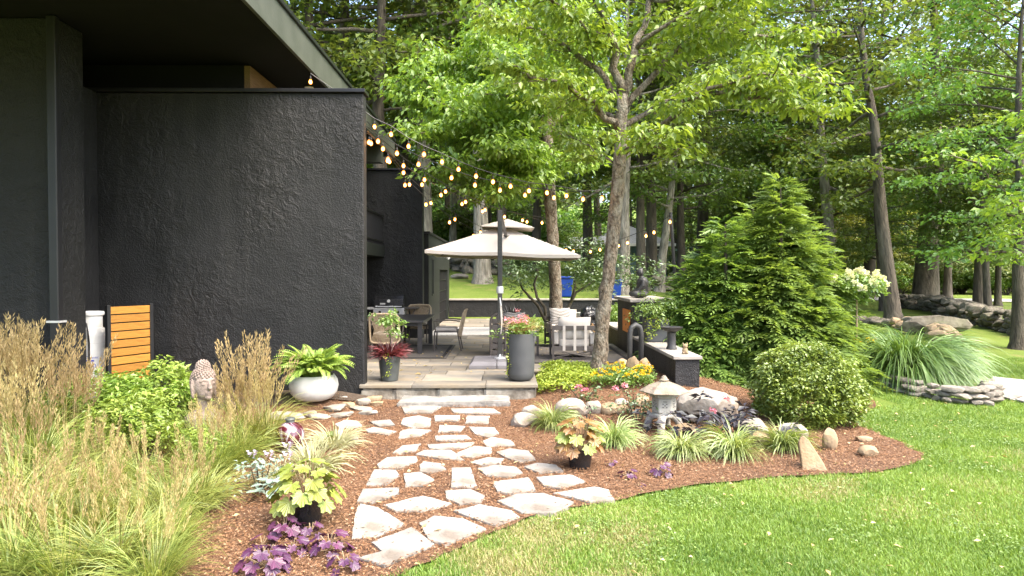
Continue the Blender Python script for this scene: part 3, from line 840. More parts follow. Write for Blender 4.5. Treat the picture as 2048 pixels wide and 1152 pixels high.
# dry stone edging around the fountain grass
rr = random.Random(11)
dw = thing('dry_stone_edging', G(1880, 812), 'curved dry stone edging of stacked brown field stones round the fountain grass', 'stone edging')
base_pts = [(1752, 776), (1790, 783), (1830, 792), (1870, 801), (1910, 809), (1950, 812), (1982, 808), (1992, 798), (1985, 788)]
def poly_at(pts, t):
    L_ = [(pts[i + 1] - pts[i]).length for i in range(len(pts) - 1)]; s = t * sum(L_)
    for i, l in enumerate(L_):
        if s <= l: return pts[i].lerp(pts[i + 1], s / l)
        s -= l
    return pts[-1].copy()
rk_lib = [rock_mesh(300 + i, 2, 7, .07, 1, 1, 1, .6) for i in range(8)]
bp3 = [G(*p) for p in base_pts]
for row in range(3):
    n = [17, 15, 12][row]
    for i in range(n):
        t = (i + .5 + rr.uniform(-.2, .2)) / n
        if row == 2 and t < .12: continue
        p = poly_at(bp3, t)
        o = link('stone', rk_lib[rr.randrange(8)], None, dw)
        if not o.data.materials: o.data.materials.append(M_rockgrey)
        s_ = rr.uniform(.09, .16)
        o.scale = (s_ * 1.25, s_ * .9, rr.uniform(.045, .075))
        o.location = p + Vector((rr.uniform(-.03, .03), rr.uniform(-.02, .06) + .05 * row, .05 + row * .085)) - dw.location
        o.rotation_euler = (rr.uniform(-.15, .15), rr.uniform(-.15, .15), rr.uniform(0, 6))
# heap of flat stones and long old stone wall on the lawn
def stone_run(name, pts, label, n, size, rows, mat_, seed, hstep, cat='stone wall', jit=.25):
    g = random.Random(seed)
    lib = [rock_mesh(seed * 10 + i, 3, 12, .05) for i in range(9)]
    for m in lib: m.materials.append(mat_)
    p3 = [G(*p) for p in pts]
    th = thing(name, p3[len(p3) // 2], label, cat)
    for r_ in range(rows):
        for i in range(int(n * (1 - .12 * r_))):
            t = g.random() if rows == 1 and jit > .5 else (i + .5 + g.uniform(-.35, .35)) / (n * (1 - .12 * r_))
            p = poly_at(p3, min(max(t, 0), 1))
            o = link('stone', g.choice(lib), None, th)
            s_ = g.uniform(*size)
            o.scale = (s_ * g.uniform(.9, 1.5), s_ * g.uniform(.7, 1), s_ * g.uniform(.45, .75))
            o.location = Vector((p.x + g.uniform(-jit, jit), p.y + g.uniform(-jit, jit), TZ(p.x, p.y) + hstep * .5 + r_ * hstep)) - th.location
            o.rotation_euler = (g.uniform(-.25, .25), g.uniform(-.25, .25), g.uniform(0, 6))
    return th
stone_run('old_stone_wall', [(1800, 614), (1870, 624), (1920, 640), (1970, 655), (2048, 672), (2120, 688)], 'long old field stone wall crossing the shaded lawn', 84, (.15, .3), 4, M_rockmoss, 41, .17)
stone_run('stone_heap', [(1800, 655), (1835, 662), (1870, 672), (1895, 684)], 'heap of flat tan stones lying on the lawn beside the long boulder', 22, (.16, .34), 2, M_rocktan, 42, .12, 'stone heap', .3)
stone_run('stone_row', [(1700, 640), (1740, 645), (1775, 652), (1800, 656)], 'row of brown stones at the foot of the leaning trunk', 24, (.14, .26), 1, M_rockmoss, 43, .16, 'stone row')
stone_run('old_stone_wall', [(885, 532), (910, 538), (940, 545), (970, 548), (1020, 552)], 'tumbled stone wall on the slope behind the black wing', 34, (.2, .42), 3, M_rockmoss, 44, .22)
stone_run('old_stone_wall', [(1300, 583), (1340, 582), (1390, 580), (1440, 580), (1500, 582)], 'mossy stone wall at the far lawn behind the black pole', 38, (.2, .42), 3, M_rockmoss, 45, .22)
rock_px('long_boulder', 1806, 1945, 626, 672, M_rockmoss, 250, 'long low grey boulder lying before the old stone wall', 'boulder', deep=.35, rot=-.22, cuts=14, rough=.11)
rock_px('lawn_rock', 902, 935, 547, 558, M_rockgrey, 251, 'flat grey rock lying in the sloping lawn', 'rock', deep=.8, cuts=4)
# flagstones by the gravel
for k, q in enumerate([[(1994, 795), (2020, 789), (2048, 797), (2020, 803)], [(2030, 804), (2060, 796), (2090, 804), (2060, 812)]]):
    pts = [G(*p) for p in q]; c = sum(pts, Vector()) / 4
    o = MB().prism([(p.x - c.x, p.y - c.y) for p in pts], 0, .03).build('flagstone', M_flag, None, .008)
    o.location = c + Vector((0, 0, .02)); tag(o, 'pale flagstone set beside the gravel path', 'flagstone', 'flagstones by the gravel path')
# ================================================================== FURNITURE AND ORNAMENTS
# ---- propane cylinder
tz = TZ(-5.5, 9.3)
tp = D(184, 700, 9.42)
tank = thing('propane_cylinder', (tp.x, tp.y, .12), 'tall white propane cylinder with black hose beside the slatted screen', 'gas cylinder')
MB().lathe([(.15, 0), (.17, .02), (.185, .06), (.187, .55), (.187, 1.0), (.18, 1.05), (.15, 1.1), (.1, 1.13), (.02, 1.135)], 28).build('tank_body', M_tank, tank, smooth=True)
mb = MB()
for a0 in (0,):
    mb.lathe([(.13, 1.06), (.132, 1.1), (.132, 1.27), (.15, 1.275), (.158, 1.30), (.15, 1.325), (.13, 1.33), (.12, 1.325), (.12, 1.06)], 24, cap=False)
mb.build('collar', M_tank, tank, smooth=True)
MB().lathe([(.03, 1.12), (.035, 1.2), (.02, 1.24)], 10).build('valve', M_steel, tank)
MB().tube([(-.02, -.14, 1.19), (.03, -.17, 1.17), (.07, -.2, 1.06), (.085, -.2, .9), (.08, -.2, .6), (.07, -.2, .3), (.06, -.21, .02)], .011, 6).build('hose', M_blackmetal, tank, smooth=True)
MB().lathe([(.188, .9), (.1885, .901)], 28, cap=False).build('weld_seam', M_mast, tank)
def bent_text(body, size, z, a0, rad, parent, mat_):
    cu = bpy.data.curves.new('lettering', 'FONT'); cu.body = body; cu.size = size
    o = bpy.data.objects.new('lettering_src', cu); col.objects.link(o)
    bpy.context.view_layer.update()
    me = bpy.data.meshes.new_from_object(o.evaluated_get(bpy.context.evaluated_depsgraph_get()))
    bpy.data.objects.remove(o)
    for v in me.vertices:
        a = a0 + v.co.x / rad
        v.co = (rad * math.sin(a), -rad * math.cos(a), z + v.co.y)
    me.name = 'lettering'; me.materials.clear()
    return link('lettering', me, mat_, parent)
bent_text('Connec', .05, .695, .12, .1895, tank, M_blueprint)
bent_text('860', .085, .565, .12, .1895, tank, M_blueprint)
mb = MB(); n = 10
for i in range(n):
    a = .12 + .55 * i / n; b = .12 + .55 * (i + 1) / n; r_ = .1895
    mb.add([(r_ * math.sin(a), -r_ * math.cos(a), .655), (r_ * math.sin(b), -r_ * math.cos(b), .655), (r_ * math.sin(b), -r_ * math.cos(b), .68), (r_ * math.sin(a), -r_ * math.cos(a), .68)], [(0, 1, 2, 3)])
mb.build('label_bar', M_blueprint, tank)

# ---- slatted screen
a = D(219, 700, 9.15); b = D(301, 700, 9.7)
scr = thing('slatted_screen', ((a.x + b.x) / 2, (a.y + b.y) / 2, .1), 'amber wood slat privacy screen with black posts before the stucco wall', 'screen', rz=math.atan2(b.y - a.y, b.x - a.x))
W = math.hypot(b.x - a.x, b.y - a.y)
ZT = D(224, 614, 9.15).z - .1
for s in (-1, 1):
    o = MB().box(-.025, .025, -.02, .035, -.05, ZT + .025).build('post', M_blackmetal, scr, .003); o.location = (s * (W / 2 + .012), 0, 0)
z = ZT; k = 0
while z > .1:
    o = MB().box(-W / 2 + .014, W / 2 - .014, -.012, .012, 0, .098).build('slat', M_slat, scr, .003); o.location = (0, 0, z - .098)
    z -= .114; k += 1

# ---- white bowl planter with fern (fronds added with the plants)
bp_ = D(628, 808, 9.2); bp_.z = TZ(bp_.x, 9.2) + .03
bowl = thing('bowl_planter', bp_, 'round white bowl planter with bright green fern by the black wall', 'planter')
MB().lathe([(.0, 0), (.16, .0), (.24, .03), (.305, .11), (.325, .2), (.31, .28), (.27, .34), (.255, .345), (.25, .33), (.25, .31), (0, .31)], 32, cap=False).build('bowl', M_white, bowl, smooth=True)
MB().lathe([(0, .318), (.252, .318)], 24, cap=False).build('soil', M_soil, bowl)

# ---- tall charcoal planter, zinc pot
q = P(1041, 756, PZ)
tallp = thing('tall_planter', (D(1041, 760, 10.24).x, 10.24, PZ + .004), 'tall rounded charcoal planter with pink and yellow flowers on the patio edge', 'planter')
MB().lathe([(0, 0), (.12, 0), (.165, .02), (.195, .06), (.208, .12), (.212, .3), (.213, .7), (.208, .705), (.195, .70), (.195, .66), (0, .66)], 40, cap=False).build('pot', M_planter, tallp, smooth=True)
pot2 = thing('coleus_pot', (D(779, 760, 10.25).x, 10.25, PZ + .004), 'zinc pot with burgundy coleus under a small clipped standard tree', 'potted plant')
MB().lathe([(0, 0), (.125, 0), (.13, .01), (.165, .35), (.178, .353), (.18, .375), (.165, .376), (.158, .33), (0, .33)], 32, cap=False).build('pot', M_galv, pot2, smooth=True)

# ---- cantilever umbrella
ux, uy = D(1000, 717, 11.9).x, 11.9
um = thing('cantilever_umbrella', (ux, uy, PZ + .004), 'beige two tier cantilever umbrella on grey mast and weighted base', 'umbrella')
x0 = D(938, 735, 11.4).x - ux
for i, (a, b) in enumerate([(x0, x0 + .46), (x0 + .47, x0 + .93)]):
    for (c, d) in ((-.48, -.005), (.005, .48)):
        mb = MB()
        e = .06
        vs = [(a, c, 0), (b, c, 0), (b, d, 0), (a, d, 0), (a, c, .06), (b, c, .06), (b, d, .06), (a, d, .06),
              (a + (e if i == 0 else 0), c + (e if c < -.1 else 0), .12), (b - (e if i == 1 else 0), c + (e if c < -.1 else 0), .12), (b - (e if i == 1 else 0), d - (e if d > .1 else 0), .12), (a + (e if i == 0 else 0), d - (e if d > .1 else 0), .12)]
        fs = [(3, 2, 1, 0), (0, 1, 5, 4), (1, 2, 6, 5), (2, 3, 7, 6), (3, 0, 4, 7), (4, 5, 9, 8), (5, 6, 10, 9), (6, 7, 11, 10), (7, 4, 8, 11), (8, 9, 10, 11)]
        mb.add(vs, fs).build('base_weight', M_base, um, .006)
MB().lathe([(.1, .121), (.1, .135), (.05, .15), (.045, .2)], 20).build('mast_flange', M_steel, um, smooth=True)
MT = D(1000, 421, uy).z - PZ
mast = MB().box(-.042, .042, -.042, .042, .13, MT).build('mast', M_mast, um, .01)
mb = MB()
for i in range(46): mb.box(-.03, .03, -.047, -.0425, 1.42 + i * .024, 1.432 + i * .024)
mb.build('mast_ribs', M_blackmetal, mast)
MB().lathe([(.06, 1.26), (.062, 1.27), (.062, 1.34), (.055, 1.38)], 16).build('crank_housing', M_steel, um, smooth=True)
MB().tube([(0, -.05, 1.18), (0, -.09, 1.17), (.02, -.1, 1.05)], .012, 6).build('crank_handle', M_steel, um)
MB().tube([(.0, -.06, 1.12), (.02, -.065, .95), (.03, -.06, .75), (.015, -.06, .55)], [.012, .02, .016, .006], 6).build('tie_strap', M_cream, um)
ucx, ucy = D(1006, 500, 14.0).x - ux, 14.05 - uy
ZE = D(1004, 505, 12.62).z - PZ; ZP = 3.05 - PZ
arm_end = Vector((D(1013, 478, 13.5).x - ux, 13.5 - uy, D(1013, 478, 13.5).z - PZ + .03))
MB().tube([(.01, .02, MT - .06), (arm_end.x, arm_end.y, arm_end.z)], .034, 4, ang=PI / 4).build('arm', M_mast, um)
MB().tube([(arm_end.x - .04, arm_end.y - .06, arm_end.z + .015), (arm_end.x + .05, arm_end.y + .02, arm_end.z)], .04, 8).build('arm_bracket', M_browne, um)
hw = 1.44
def canopy_pt(u, v):           # square pyramid with sag between ribs, u v in -1..1
    r_ = max(abs(u), abs(v)); t = 1 - r_
    z = ZE + (ZP - .1 - ZE) * (t ** 1.04)
    o_ = min(abs(u), abs(v)) / (r_ + 1e-6)
    z -= .022 * r_ * (1 - abs(2 * abs(o_) - 1))
    return (ucx + u * hw, ucy + v * hw, z - .045 * u)
def grid_cloth(n, r0, r1, f, thick_edge=.06):
    vs = []; fs = []; idx = {}
    for i in range(n + 1):
        for j in range(n + 1):
            u = -1 + 2 * i / n; v = -1 + 2 * j / n
            idx[i, j] = len(vs); vs.append(f(u, v))
    for i in range(n):
        for j in range(n):
            fs.append((idx[i, j], idx[i + 1, j], idx[i + 1, j + 1], idx[i, j + 1]))
    m = MB().add(vs, fs)
    ring = [idx[i, 0] for i in range(n)] + [idx[n, j] for j in range(n)] + [idx[n - i, n] for i in range(n)] + [idx[0, n - j] for j in range(n)]
    b0 = len(m.v)
    for k in ring:
        x, y, z = m.v[k]; m.v.append((x, y, z - thick_edge))
    L_ = len(ring)
    for k in range(L_): m.f.append((ring[k], ring[(k + 1) % L_], b0 + (k + 1) % L_, b0 + k))
    return m
cano = grid_cloth(24, 0, 1, canopy_pt).build('canopy', M_canopy, um)
so_ = cano.modifiers.new('cloth', 'SOLIDIFY'); so_.thickness = .006
def vent_pt(u, v):
    r_ = max(abs(u), abs(v)); t = 1 - r_
    return (ucx + .1 + u * .52, ucy + v * .52, ZP - .15 + .19 * t - .018 * u)
grid_cloth(12, 0, 1, vent_pt, .022).build('vent_canopy', M_canopy, um)
for i in range(8):
    a = PI / 4 * i; cx_, cy_ = math.cos(a), math.sin(a); r_ = max(abs(cx_), abs(cy_)); cx_ /= r_; cy_ /= r_
    p0 = Vector((ucx + .08 * cx_, ucy + .08 * cy_, ZP - .2)); p1 = Vector(canopy_pt(cx_ * .97, cy_ * .97)) - Vector((0, 0, .03))
    MB().tube([p0, p0.lerp(p1, .5) + Vector((0, 0, -.07)), p1], .012, 5).build('rib', M_browne, um)
MB().lathe([(.05, ZP - .45), (.06, ZP - .4), (.06, ZP - .15), (.03, ZP - .1)], 12, Matrix.Translation((ucx, ucy, 0))).build('hub', M_mast, um)

# ---- rugs
def rug(name, x0, x1, y0, y1, label, border=.16, m1=M_rug, m2=M_rugedge):
    r_ = thing(name, (x0 + (x1 - x0) / 2, y0 + (y1 - y0) / 2, PZ + .005), label, 'rug')
    a, b = (x1 - x0) / 2, (y1 - y0) / 2
    MB().box(-a, a, -b, b, 0, .008).build('rug_field', m1, r_)
    for q in [(-a, a, -b, -b + border), (-a, a, b - border, b), (-a, -a + border, -b + border, b - border), (a - border, a, -b + border, b - border)]:
        MB().box(q[0] + .05, q[1] - .05, q[2] + .03, q[3] - .03, .0085, .0125).build('rug_border', m2, r_)
    return r_
rug('dining_rug', -3.6, D(893, 717, 12.9).x, 12.85, 15.3, 'taupe outdoor rug with dark border under the dining table')
rug('lounge_rug', .25, 2.35, 12.1, 15.1, 'taupe outdoor rug with dark border under the lounge chairs')
M_wrug = mat('white_woven_rug', (.5, .48, .45), (.66, .64, .6), scale=22, rough=1, stretch=(1, 3, 1), c3=(.25, .23, .22), scale3=14, amt3=.6)
wr = rug('pale_rug', -2.0, -.35, 17.7, 20.4, 'pale woven outdoor rug lying on the back of the patio', .1, M_wrug, M_wrug)
wr['category'] = 'rug'

# ---- dining set
tb = thing('dining_table', (-2.28, 14.6, PZ + .013), 'dark metal dining table standing on the bordered rug', 'table')
TH = .66
MB().box(-.66, .66, -1.05, 1.05, TH - .045, TH).build('table_top', M_tabletop, tb, .006)
MB().box(-.58, .58, -.97, .97, TH - .11, TH - .046).build('apron', M_tabletop, tb)
for sx in (-1, 1):
    for sy in (-1, 1):
        o = MB().box(-.045, .045, -.045, .045, 0, TH - .046).build('leg', M_tabletop, tb, .004); o.location = (sx * .58, sy * .96, 0)
def dining_chair(loc, rz, label):
    c = thing('dining_chair', loc, label, 'chair', 'dining chairs', rz)
    # faces -y; back at +y
    for sx in (-1, 1):
        MB().tube([(sx * .24, -.24, 0), (sx * .24, -.22, .42)], .016, 6).build('leg', M_browne, c)
        MB().tube([(sx * .24, .32, 0), (sx * .24, .24, .42)], .016, 6).build('leg', M_browne, c)
        MB().tube([(sx * .26, -.2, .40), (sx * .27, -.24, .62), (sx * .27, .1, .64), (sx * .27, .3, .62)], .014, 6).build('armrest', M_browne, c)
    MB().tube([(-.24, -.22, .4), (.24, -.22, .4), (.24, .24, .4), (-.24, .24, .4), (-.24, -.22, .4)], .016, 6).build('seat_frame', M_browne, c)
    MB().box(-.235, .235, -.23, .22, .41, .48).build('seat_cushion', M_cream, c, .03, 3)
    def bk(u, z): return (u, .26 + (z - .3) * .22 - .05 * (1 - (u / .27) ** 2) * -1, z)
    ring = [bk(-.27, .34), bk(-.275, .5), bk(-.27, .78), bk(-.22, .84), bk(0, .85), bk(.22, .84), bk(.27, .78), bk(.275, .5), bk(.27, .34), bk(.22, .30), bk(0, .29), bk(-.22, .30), bk(-.27, .34)]
    bo = MB().tube(ring, .02, 7, cap=False).build('back_frame', M_rope, c, smooth=True)
    mb = MB()
    for i in range(30):
        u = -.255 + .51 * i / 29
        mb.tube([bk(u, .31), bk(u * .72, .55), bk(u, .835)], .0052, 4, cap=False)
    mb.build('back_cord', M_rope, bo)
    return c
dining_chair((D(773, 700, 12.95).x, 13.05, PZ + .013), PI, 'rope back dining chair at the near end of the table behind the coleus pot')
dining_chair((-1.22, 14.25, PZ + .013), -PI / 2 , 'rope back dining chair at the open long side of the table')
dining_chair((-2.05, 16.0, PZ + .013), 0, 'rope back dining chair at the grill end of the table')
dining_chair((-3.15, 14.3, PZ + .013), PI / 2, 'rope back dining chair against the wall side of the table')

# ---- gas grill
gl = thing('gas_grill', (D(781, 600, 16.2).x, 16.2, PZ + .004), 'black and steel gas grill against the far stucco wall', 'grill')
MB().box(-.36, .36, -.25, .25, .1, .62).build('cabinet', M_enamel, gl, .01)
MB().box(-.36, .36, -.27, .25, .625, .8).build('control_panel', M_steel, gl, .01)
lid = MB(); prof = [(-.25, .81), (-.27, .86), (-.22, 1.0), (-.1, 1.09), (.1, 1.1), (.25, 1.0), (.25, .81)]
n = len(prof)
lid.add([(-.34, y_, z_) for y_, z_ in prof] + [(.34, y_, z_) for y_, z_ in prof], [tuple(range(n)), tuple(range(2 * n - 1, n - 1, -1))] + [(i, (i + 1) % n, n + (i + 1) % n, n + i) for i in range(n)])
lo = lid.build('lid', M_enamel, gl, .012)
Mt = Matrix.Translation((.0, -.255, .96)) @ Matrix.Rotation(R(90 - 20), 4, 'X')
MB().lathe([(0, .0), (.035, .0), (.04, .012), (.03, .02), (0, .02)], 16, Mt, cap=False).build('thermometer', M_white, lo)
MB().box(-.2, -.08, -.262, -.255, .885, .92).build('badge', M_white, lo)
MB().tube([(-.3, -.29, .84), (-.3, -.33, .84), (.3, -.33, .84), (.3, -.29, .84)], .014, 8).build('handle', M_steel, lo)
for x in (-.2, 0.02, .22):
    MB().lathe([(.0, 0), (.032, 0), (.028, .03), (0, .03)], 14, Matrix.Translation((x, -.27, .71)) @ Matrix.Rotation(R(90), 4, 'X'), cap=False).build('knob', M_enamel, gl)
for s in (-1, 1):
    MB().box(min(s * .365, s * .66), max(s * .365, s * .66), -.24, .24, .77, .81).build('side_shelf', M_steel if s < 0 else M_browne, gl, .006)
    MB().tube([(s * .6, -.2, .77), (s * .5, -.2, .5), (s * .38, -.2, .3)], .014, 6).build('shelf_bracket', M_browne, gl)
    MB().lathe([(.05, -.015), (.05, .015)], 14, Matrix.Translation((s * .33, 0, .05)) @ Matrix.Rotation(PI / 2, 4, 'Y')).build('wheel', M_enamel, gl)

# ---- lounge furniture
M_pattern = None
def pattern_mat():
    m, nt, N, L, b = _nodes('black_white_fret_fabric')
    tc = N.new('ShaderNodeTexCoord'); sp_ = N.new('ShaderNodeSeparateXYZ'); L.new(tc.outputs['Object'], sp_.inputs[0])
    def mth(op, a, b_=None):
        n = N.new('ShaderNodeMath'); n.operation = op
        for i, v in enumerate((a, b_)):
            if v is None: continue
            if isinstance(v, (int, float)): n.inputs[i].default_value = v
            else: L.new(v, n.inputs[i])
        return n.outputs[0]
    ax = mth('ABSOLUTE', sp_.outputs[0]); az = mth('ABSOLUTE', mth('SUBTRACT', sp_.outputs[2], .0))
    st = mth('MULTIPLY', mth('FLOOR', mth('MULTIPLY', ax, 26)), 1 / 26)
    s = mth('ADD', az, st)
    v = mth('GREATER_THAN', mth('SINE', mth('MULTIPLY', s, 190)), 0.0)
    mx = N.new('ShaderNodeMixRGB'); mx.inputs[1].default_value = (.62, .58, .53, 1); mx.inputs[2].default_value = (.045, .04, .04, 1)
    L.new(v, mx.inputs[0]); L.new(mx.outputs[0], b.inputs['Base Color']); b.inputs['Roughness'].default_value = .95
    return m
M_pattern = pattern_mat()
def pillow(name, w, h, t, mat_, parent):
    mb = MB(); n = 10; vs = []; fs = []
    for s in (-1, 1):
        for i in range(n + 1):
            for j in range(n + 1):
                u = -1 + 2 * i / n; v = -1 + 2 * j / n
                e = max(0, (1 - u ** 2) * (1 - v ** 2)) ** .35
                k = 1 - .06 * (1 - abs(u * v))
                vs.append((u * w / 2 * k, s * t / 2 * e, v * h / 2 * k))
    m_ = (n + 1) ** 2
    for s in (0, 1):
        for i in range(n):
            for j in range(n):
                q = (s * m_ + i * (n + 1) + j, s * m_ + (i + 1) * (n + 1) + j, s * m_ + (i + 1) * (n + 1) + j + 1, s * m_ + i * (n + 1) + j + 1)
                fs.append(q)
    return MB().add(vs, fs).build(name, mat_, parent, smooth='all')
def lounge_chair(loc, rz, label, straps=True):
    c = thing('lounge_chair', loc, label, 'chair', 'lounge chairs', rz)
    # back towards -y, opens to +y; width .84
    for sx in (-1, 1):
        MB().box(-.02, .02, -.02, .02, 0, .63).build('leg', M_browne, c, .003).location = (sx * .4, -.38, 0)
        MB().box(-.02, .02, -.02, .02, 0, .52).build('leg', M_browne, c, .003).location = (sx * .4, .38, 0)
        MB().box(-.02, .02, -.36, .36, .5, .53).build('armrest', M_browne, c, .004).location = (sx * .4, 0, .02)
        MB().box(-.05, .05, -.34, .36, .27, .5).build('side_cushion', M_cream, c, .03, 3).location = (sx * .34, .02, 0)
    MB().box(-.38, .38, -.4, -.36, .55, .63).build('back_rail', M_browne, c, .004)
    MB().box(-.38, .38, -.4, -.36, .17, .25).build('back_rail', M_browne, c, .004)
    MB().box(-.38, .38, -.36, .38, .18, .22).build('seat_deck', M_browne, c)
    MB().box(-.285, .285, -.3, .38, .222, .4).build('seat_cushion', M_cream, c, .05, 3)
    pl = pillow('back_cushion', .62, .46, .2, M_cream, c); pl.location = (0, -.27, .56); pl.rotation_euler = (R(8), 0, 0)
    if straps:
        for x in (-.2, 0, .2):
            o = MB().box(-.025, .025, -.004, .004, 0, .46).build('strap', M_cream, c, .002); o.location = (x, -.408, .17)
    for s in (-1, 1):
        o = MB().tube([(-.38 * s, -.385 + .008 * s, .04), (.38 * s, -.385 + .008 * s, .17)], .012, 6).build('cross_brace', M_browne, c)
    MB().box(-.38, .38, -.39, -.37, .02, .04).build('stretcher', M_browne, c)
    return c
zl = PZ + .013
lounge_chair((D(1143, 690, 12.9).x + .03, 12.98, zl), 0, 'cream cushioned lounge chair with strapped open back turned to the garden')
c2 = lounge_chair((D(1030, 690, 13.6).x, 13.6, zl), -PI / 2 + .15, 'cream lounge chair beside the umbrella mast facing the other chairs')
c3 = lounge_chair((D(1130, 650, 15.3).x, 15.15, zl), PI + .1, 'cream lounge chair with fret pillow facing the garden', False)
def loose_pillow(p, rz, label):
    o = pillow('throw_pillow', .46, .46, .16, M_pattern, None); o.location = p; o.rotation_euler = (R(-12), 0, rz)
    tag(o, label, 'pillow', 'fret pattern pillows')
loose_pillow((D(1120, 660, 14.95).x, 14.95, zl + .62), .1, 'black and white fret pattern pillow propped on the chair facing the garden')
loose_pillow((D(1022, 660, 13.6).x + .05, 13.62, zl + .6), -.35, 'black and white fret pattern pillow propped beside the umbrella mast')
# arched wicker side piece beside the mast
ac = thing('arched_stool', (D(996, 690, 12.9).x, 12.9, PZ + .004), 'brown rounded top side stand beside the umbrella mast', 'side stand')
mb = MB(); prof = [(-.14, 0)] + [(-.14 * math.cos(PI * i / 10), .7 + .14 * math.sin(PI * i / 10)) for i in range(11)] + [(.14, 0)]
mb.tube([(x_, 0, z_) for x_, z_ in prof], .022, 6); mb.build('arch_frame', M_browne, ac, smooth=True)
for i in range(6):
    MB().box(-.125, .125, .0, .02, .06 + i * .12, .15 + i * .12).build('slat', M_browne, ac, .004)

# ---- outdoor fireplace block and low walls
M_block = stucco('black_block', (.014, .014, .0145), (.024, .023, .024), .6)
fx0, fx1 = D(1260, 597, 13.2).x, D(1350, 597, 13.2).x
FZ = D(1300, 598, 13.2).z
fp = thing('fireplace', ((fx0 + fx1) / 2, 14.2, 0), 'black outdoor fireplace block with grey cap stone and orange firebox door', 'fireplace')
hw_ = (fx1 - fx0) / 2
MB().box(-hw_ + .08, hw_ - .1, -.92, .92, .1, FZ - .07).build('block', M_block, fp, .01)
MB().box(-hw_, hw_, -1.0, 1.0, FZ - .068, FZ).build('cap_stone', M_cap, fp, .012)
pn = MB().box(-hw_ + .045, -hw_ + .079, -.62, .1, .78, 1.24).build('firebox_door', M_orange, fp, .004)
for (y_, z_) in ((-.5, .85), (-.5, 1.0), (-.3, .93), (-.1, 1.1)):
    MB().lathe([(.02, -.002), (.02, .004)], 10, Matrix.Translation((-hw_ + .043, y_, z_)) @ Matrix.Rotation(-PI / 2, 4, 'Y')).build('vent_hole', M_blackmetal, pn)
lx0, lx1 = D(1346, 716, 10.05).x, D(1404, 716, 10.05).x
LZ = D(1370, 712, 10.05).z
def lowwall(y0, y1, label):
    w_ = thing('low_wall', ((lx0 + lx1) / 2, (y0 + y1) / 2, 0), label, 'low wall')
    h = (lx1 - lx0) / 2; d = (y1 - y0) / 2
    MB().box(-h + .035, h - .035, -d + .03, d, -.1, LZ - .055).build('wall_body', M_block, w_, .008)
    MB().box(-h, h, -d, d, LZ - .053, LZ).build('cap_stone', M_cap, w_, .01)
lowwall(10.02, 13.27, 'low black wall with grey cap stone running to the fireplace from the mulch bed')
lowwall(15.13, 17.2, 'low black wall with grey cap stone on the far side of the fireplace')

# ---- seated dark statue on the cap
st = thing('seated_statue', (D(1278, 588, 14.0).x, 13.85, FZ + .002), 'dark seated meditating statue on the fireplace cap', 'statue')
st.scale = (.97,) * 3
mb = MB()
# faces -x
mb.ball((-.02, 0, .075), (.2, .24, .075)); mb.ball((-.12, -.15, .08), (.1, .1, .07)); mb.ball((-.12, .15, .08), (.1, .1, .07))
mb.tube([(.04, 0, .05), (.05, 0, .2), (.045, 0, .32), (.03, 0, .4), (.02, 0, .44)], [.13, .12, .13, .1, .04], 14)
for s in (-1, 1):
    mb.tube([(.03, s * .13, .37), (.02, s * .17, .25), (-.06, s * .14, .16), (-.15, s * .04, .13)], [.055, .048, .042, .03], 10)
mb.tube([(.02, 0, .4), (.01, 0, .47)], .045, 10)
mb.ball((-.005, 0, .53), (.075, .066, .09)); mb.ball((.02, 0, .6), (.035, .035, .03)); mb.ball((-.08, 0, .525), (.014, .012, .018))
for s in (-1, 1): mb.ball((.01, s * .067, .51), (.015, .012, .035))
body = mb.build('figure', M_statue, st); remesh(body, .012, 2)

# ---- arch ornament, bird bath, figurine, box planter on the wall
ar = D(1271, 712, 11.0); ar.z = .3
MBt = MB()
w_ = .085
MBt.tube([(-.1, 0, 0), (-.1, 0, .62), (-.075, 0, .71), (0, 0, .745), (.075, 0, .71), (.1, 0, .62), (.1, 0, 0)], .042, 12)
o = MBt.build('arch_ornament', M_statue, None, smooth='all'); o.location = ar; o.rotation_euler = (0, 0, .25); o.scale = (1, 1, (D(1271, 644, 11.0).z - .3) / .787)
tag(o, 'slim dark arch ornament standing behind the brown stones', 'ornament')
bb = thing('bird_bath', (D(1343, 697, 10.95).x, 10.95, LZ + .002), 'black pedestal bird bath on the low wall cap', 'bird bath')
MB().lathe([(.085, 0), (.085, .02), (.07, .05), (.068, .24), (.075, .27)], 20).build('pedestal', M_statue, bb, smooth=True)
MB().lathe([(.03, .27), (.09, .285), (.165, .33), (.185, .36), (.175, .362), (.1, .325), (0, .315)], 28, Matrix.Scale(1, 4), cap=False).build('basin', M_statue, bb, smooth=True)
fg = MB(); fg.ball((0, 0, .05), (.045, .04, .055)); fg.ball((0, -.005, .12), (.04, .035, .035)); fg.tube([(-.025, 0, .14), (-.035, 0, .175)], [.015, .004], 6); fg.tube([(.025, 0, .14), (.035, 0, .175)], [.015, .004], 6)
for s in (-1, 1): fg.ball((s * .03, -.015, .02), (.02, .025, .02))
o = fg.build('cat_figurine', M_rocktan, None); remesh(o, .006, 1); o.location = (D(1370, 712, 10.3).x, 10.3, LZ + .002)
tag(o, 'small tan animal figurine on the end of the low wall', 'figurine')
bx = thing('box_planter', (D(1311, 684, 12.3).x, 12.3, LZ + .002), 'dark box planter with trailing green plants on the low wall', 'planter')
MB().box(-.2, .2, -.2, .2, 0, .4).build('box', M_planter, bx, .012)
MB().box(-.18, .18, -.18, .18, .401, .41).build('soil', M_soil, bx)
# black pole for the string lights
pb0 = D(1363, 690, 13.6); pt0 = D(1341, 425, 13.6)
o = MB().tube([(pb0.x, 13.6, TZ(pb0.x, 13.6) - .1), (pt0.x, 13.6, pt0.z)], .035, 8).build('light_pole', M_blackmetal)
tag(o, 'slim black pole leaning behind the fireplace carrying string lights', 'pole')

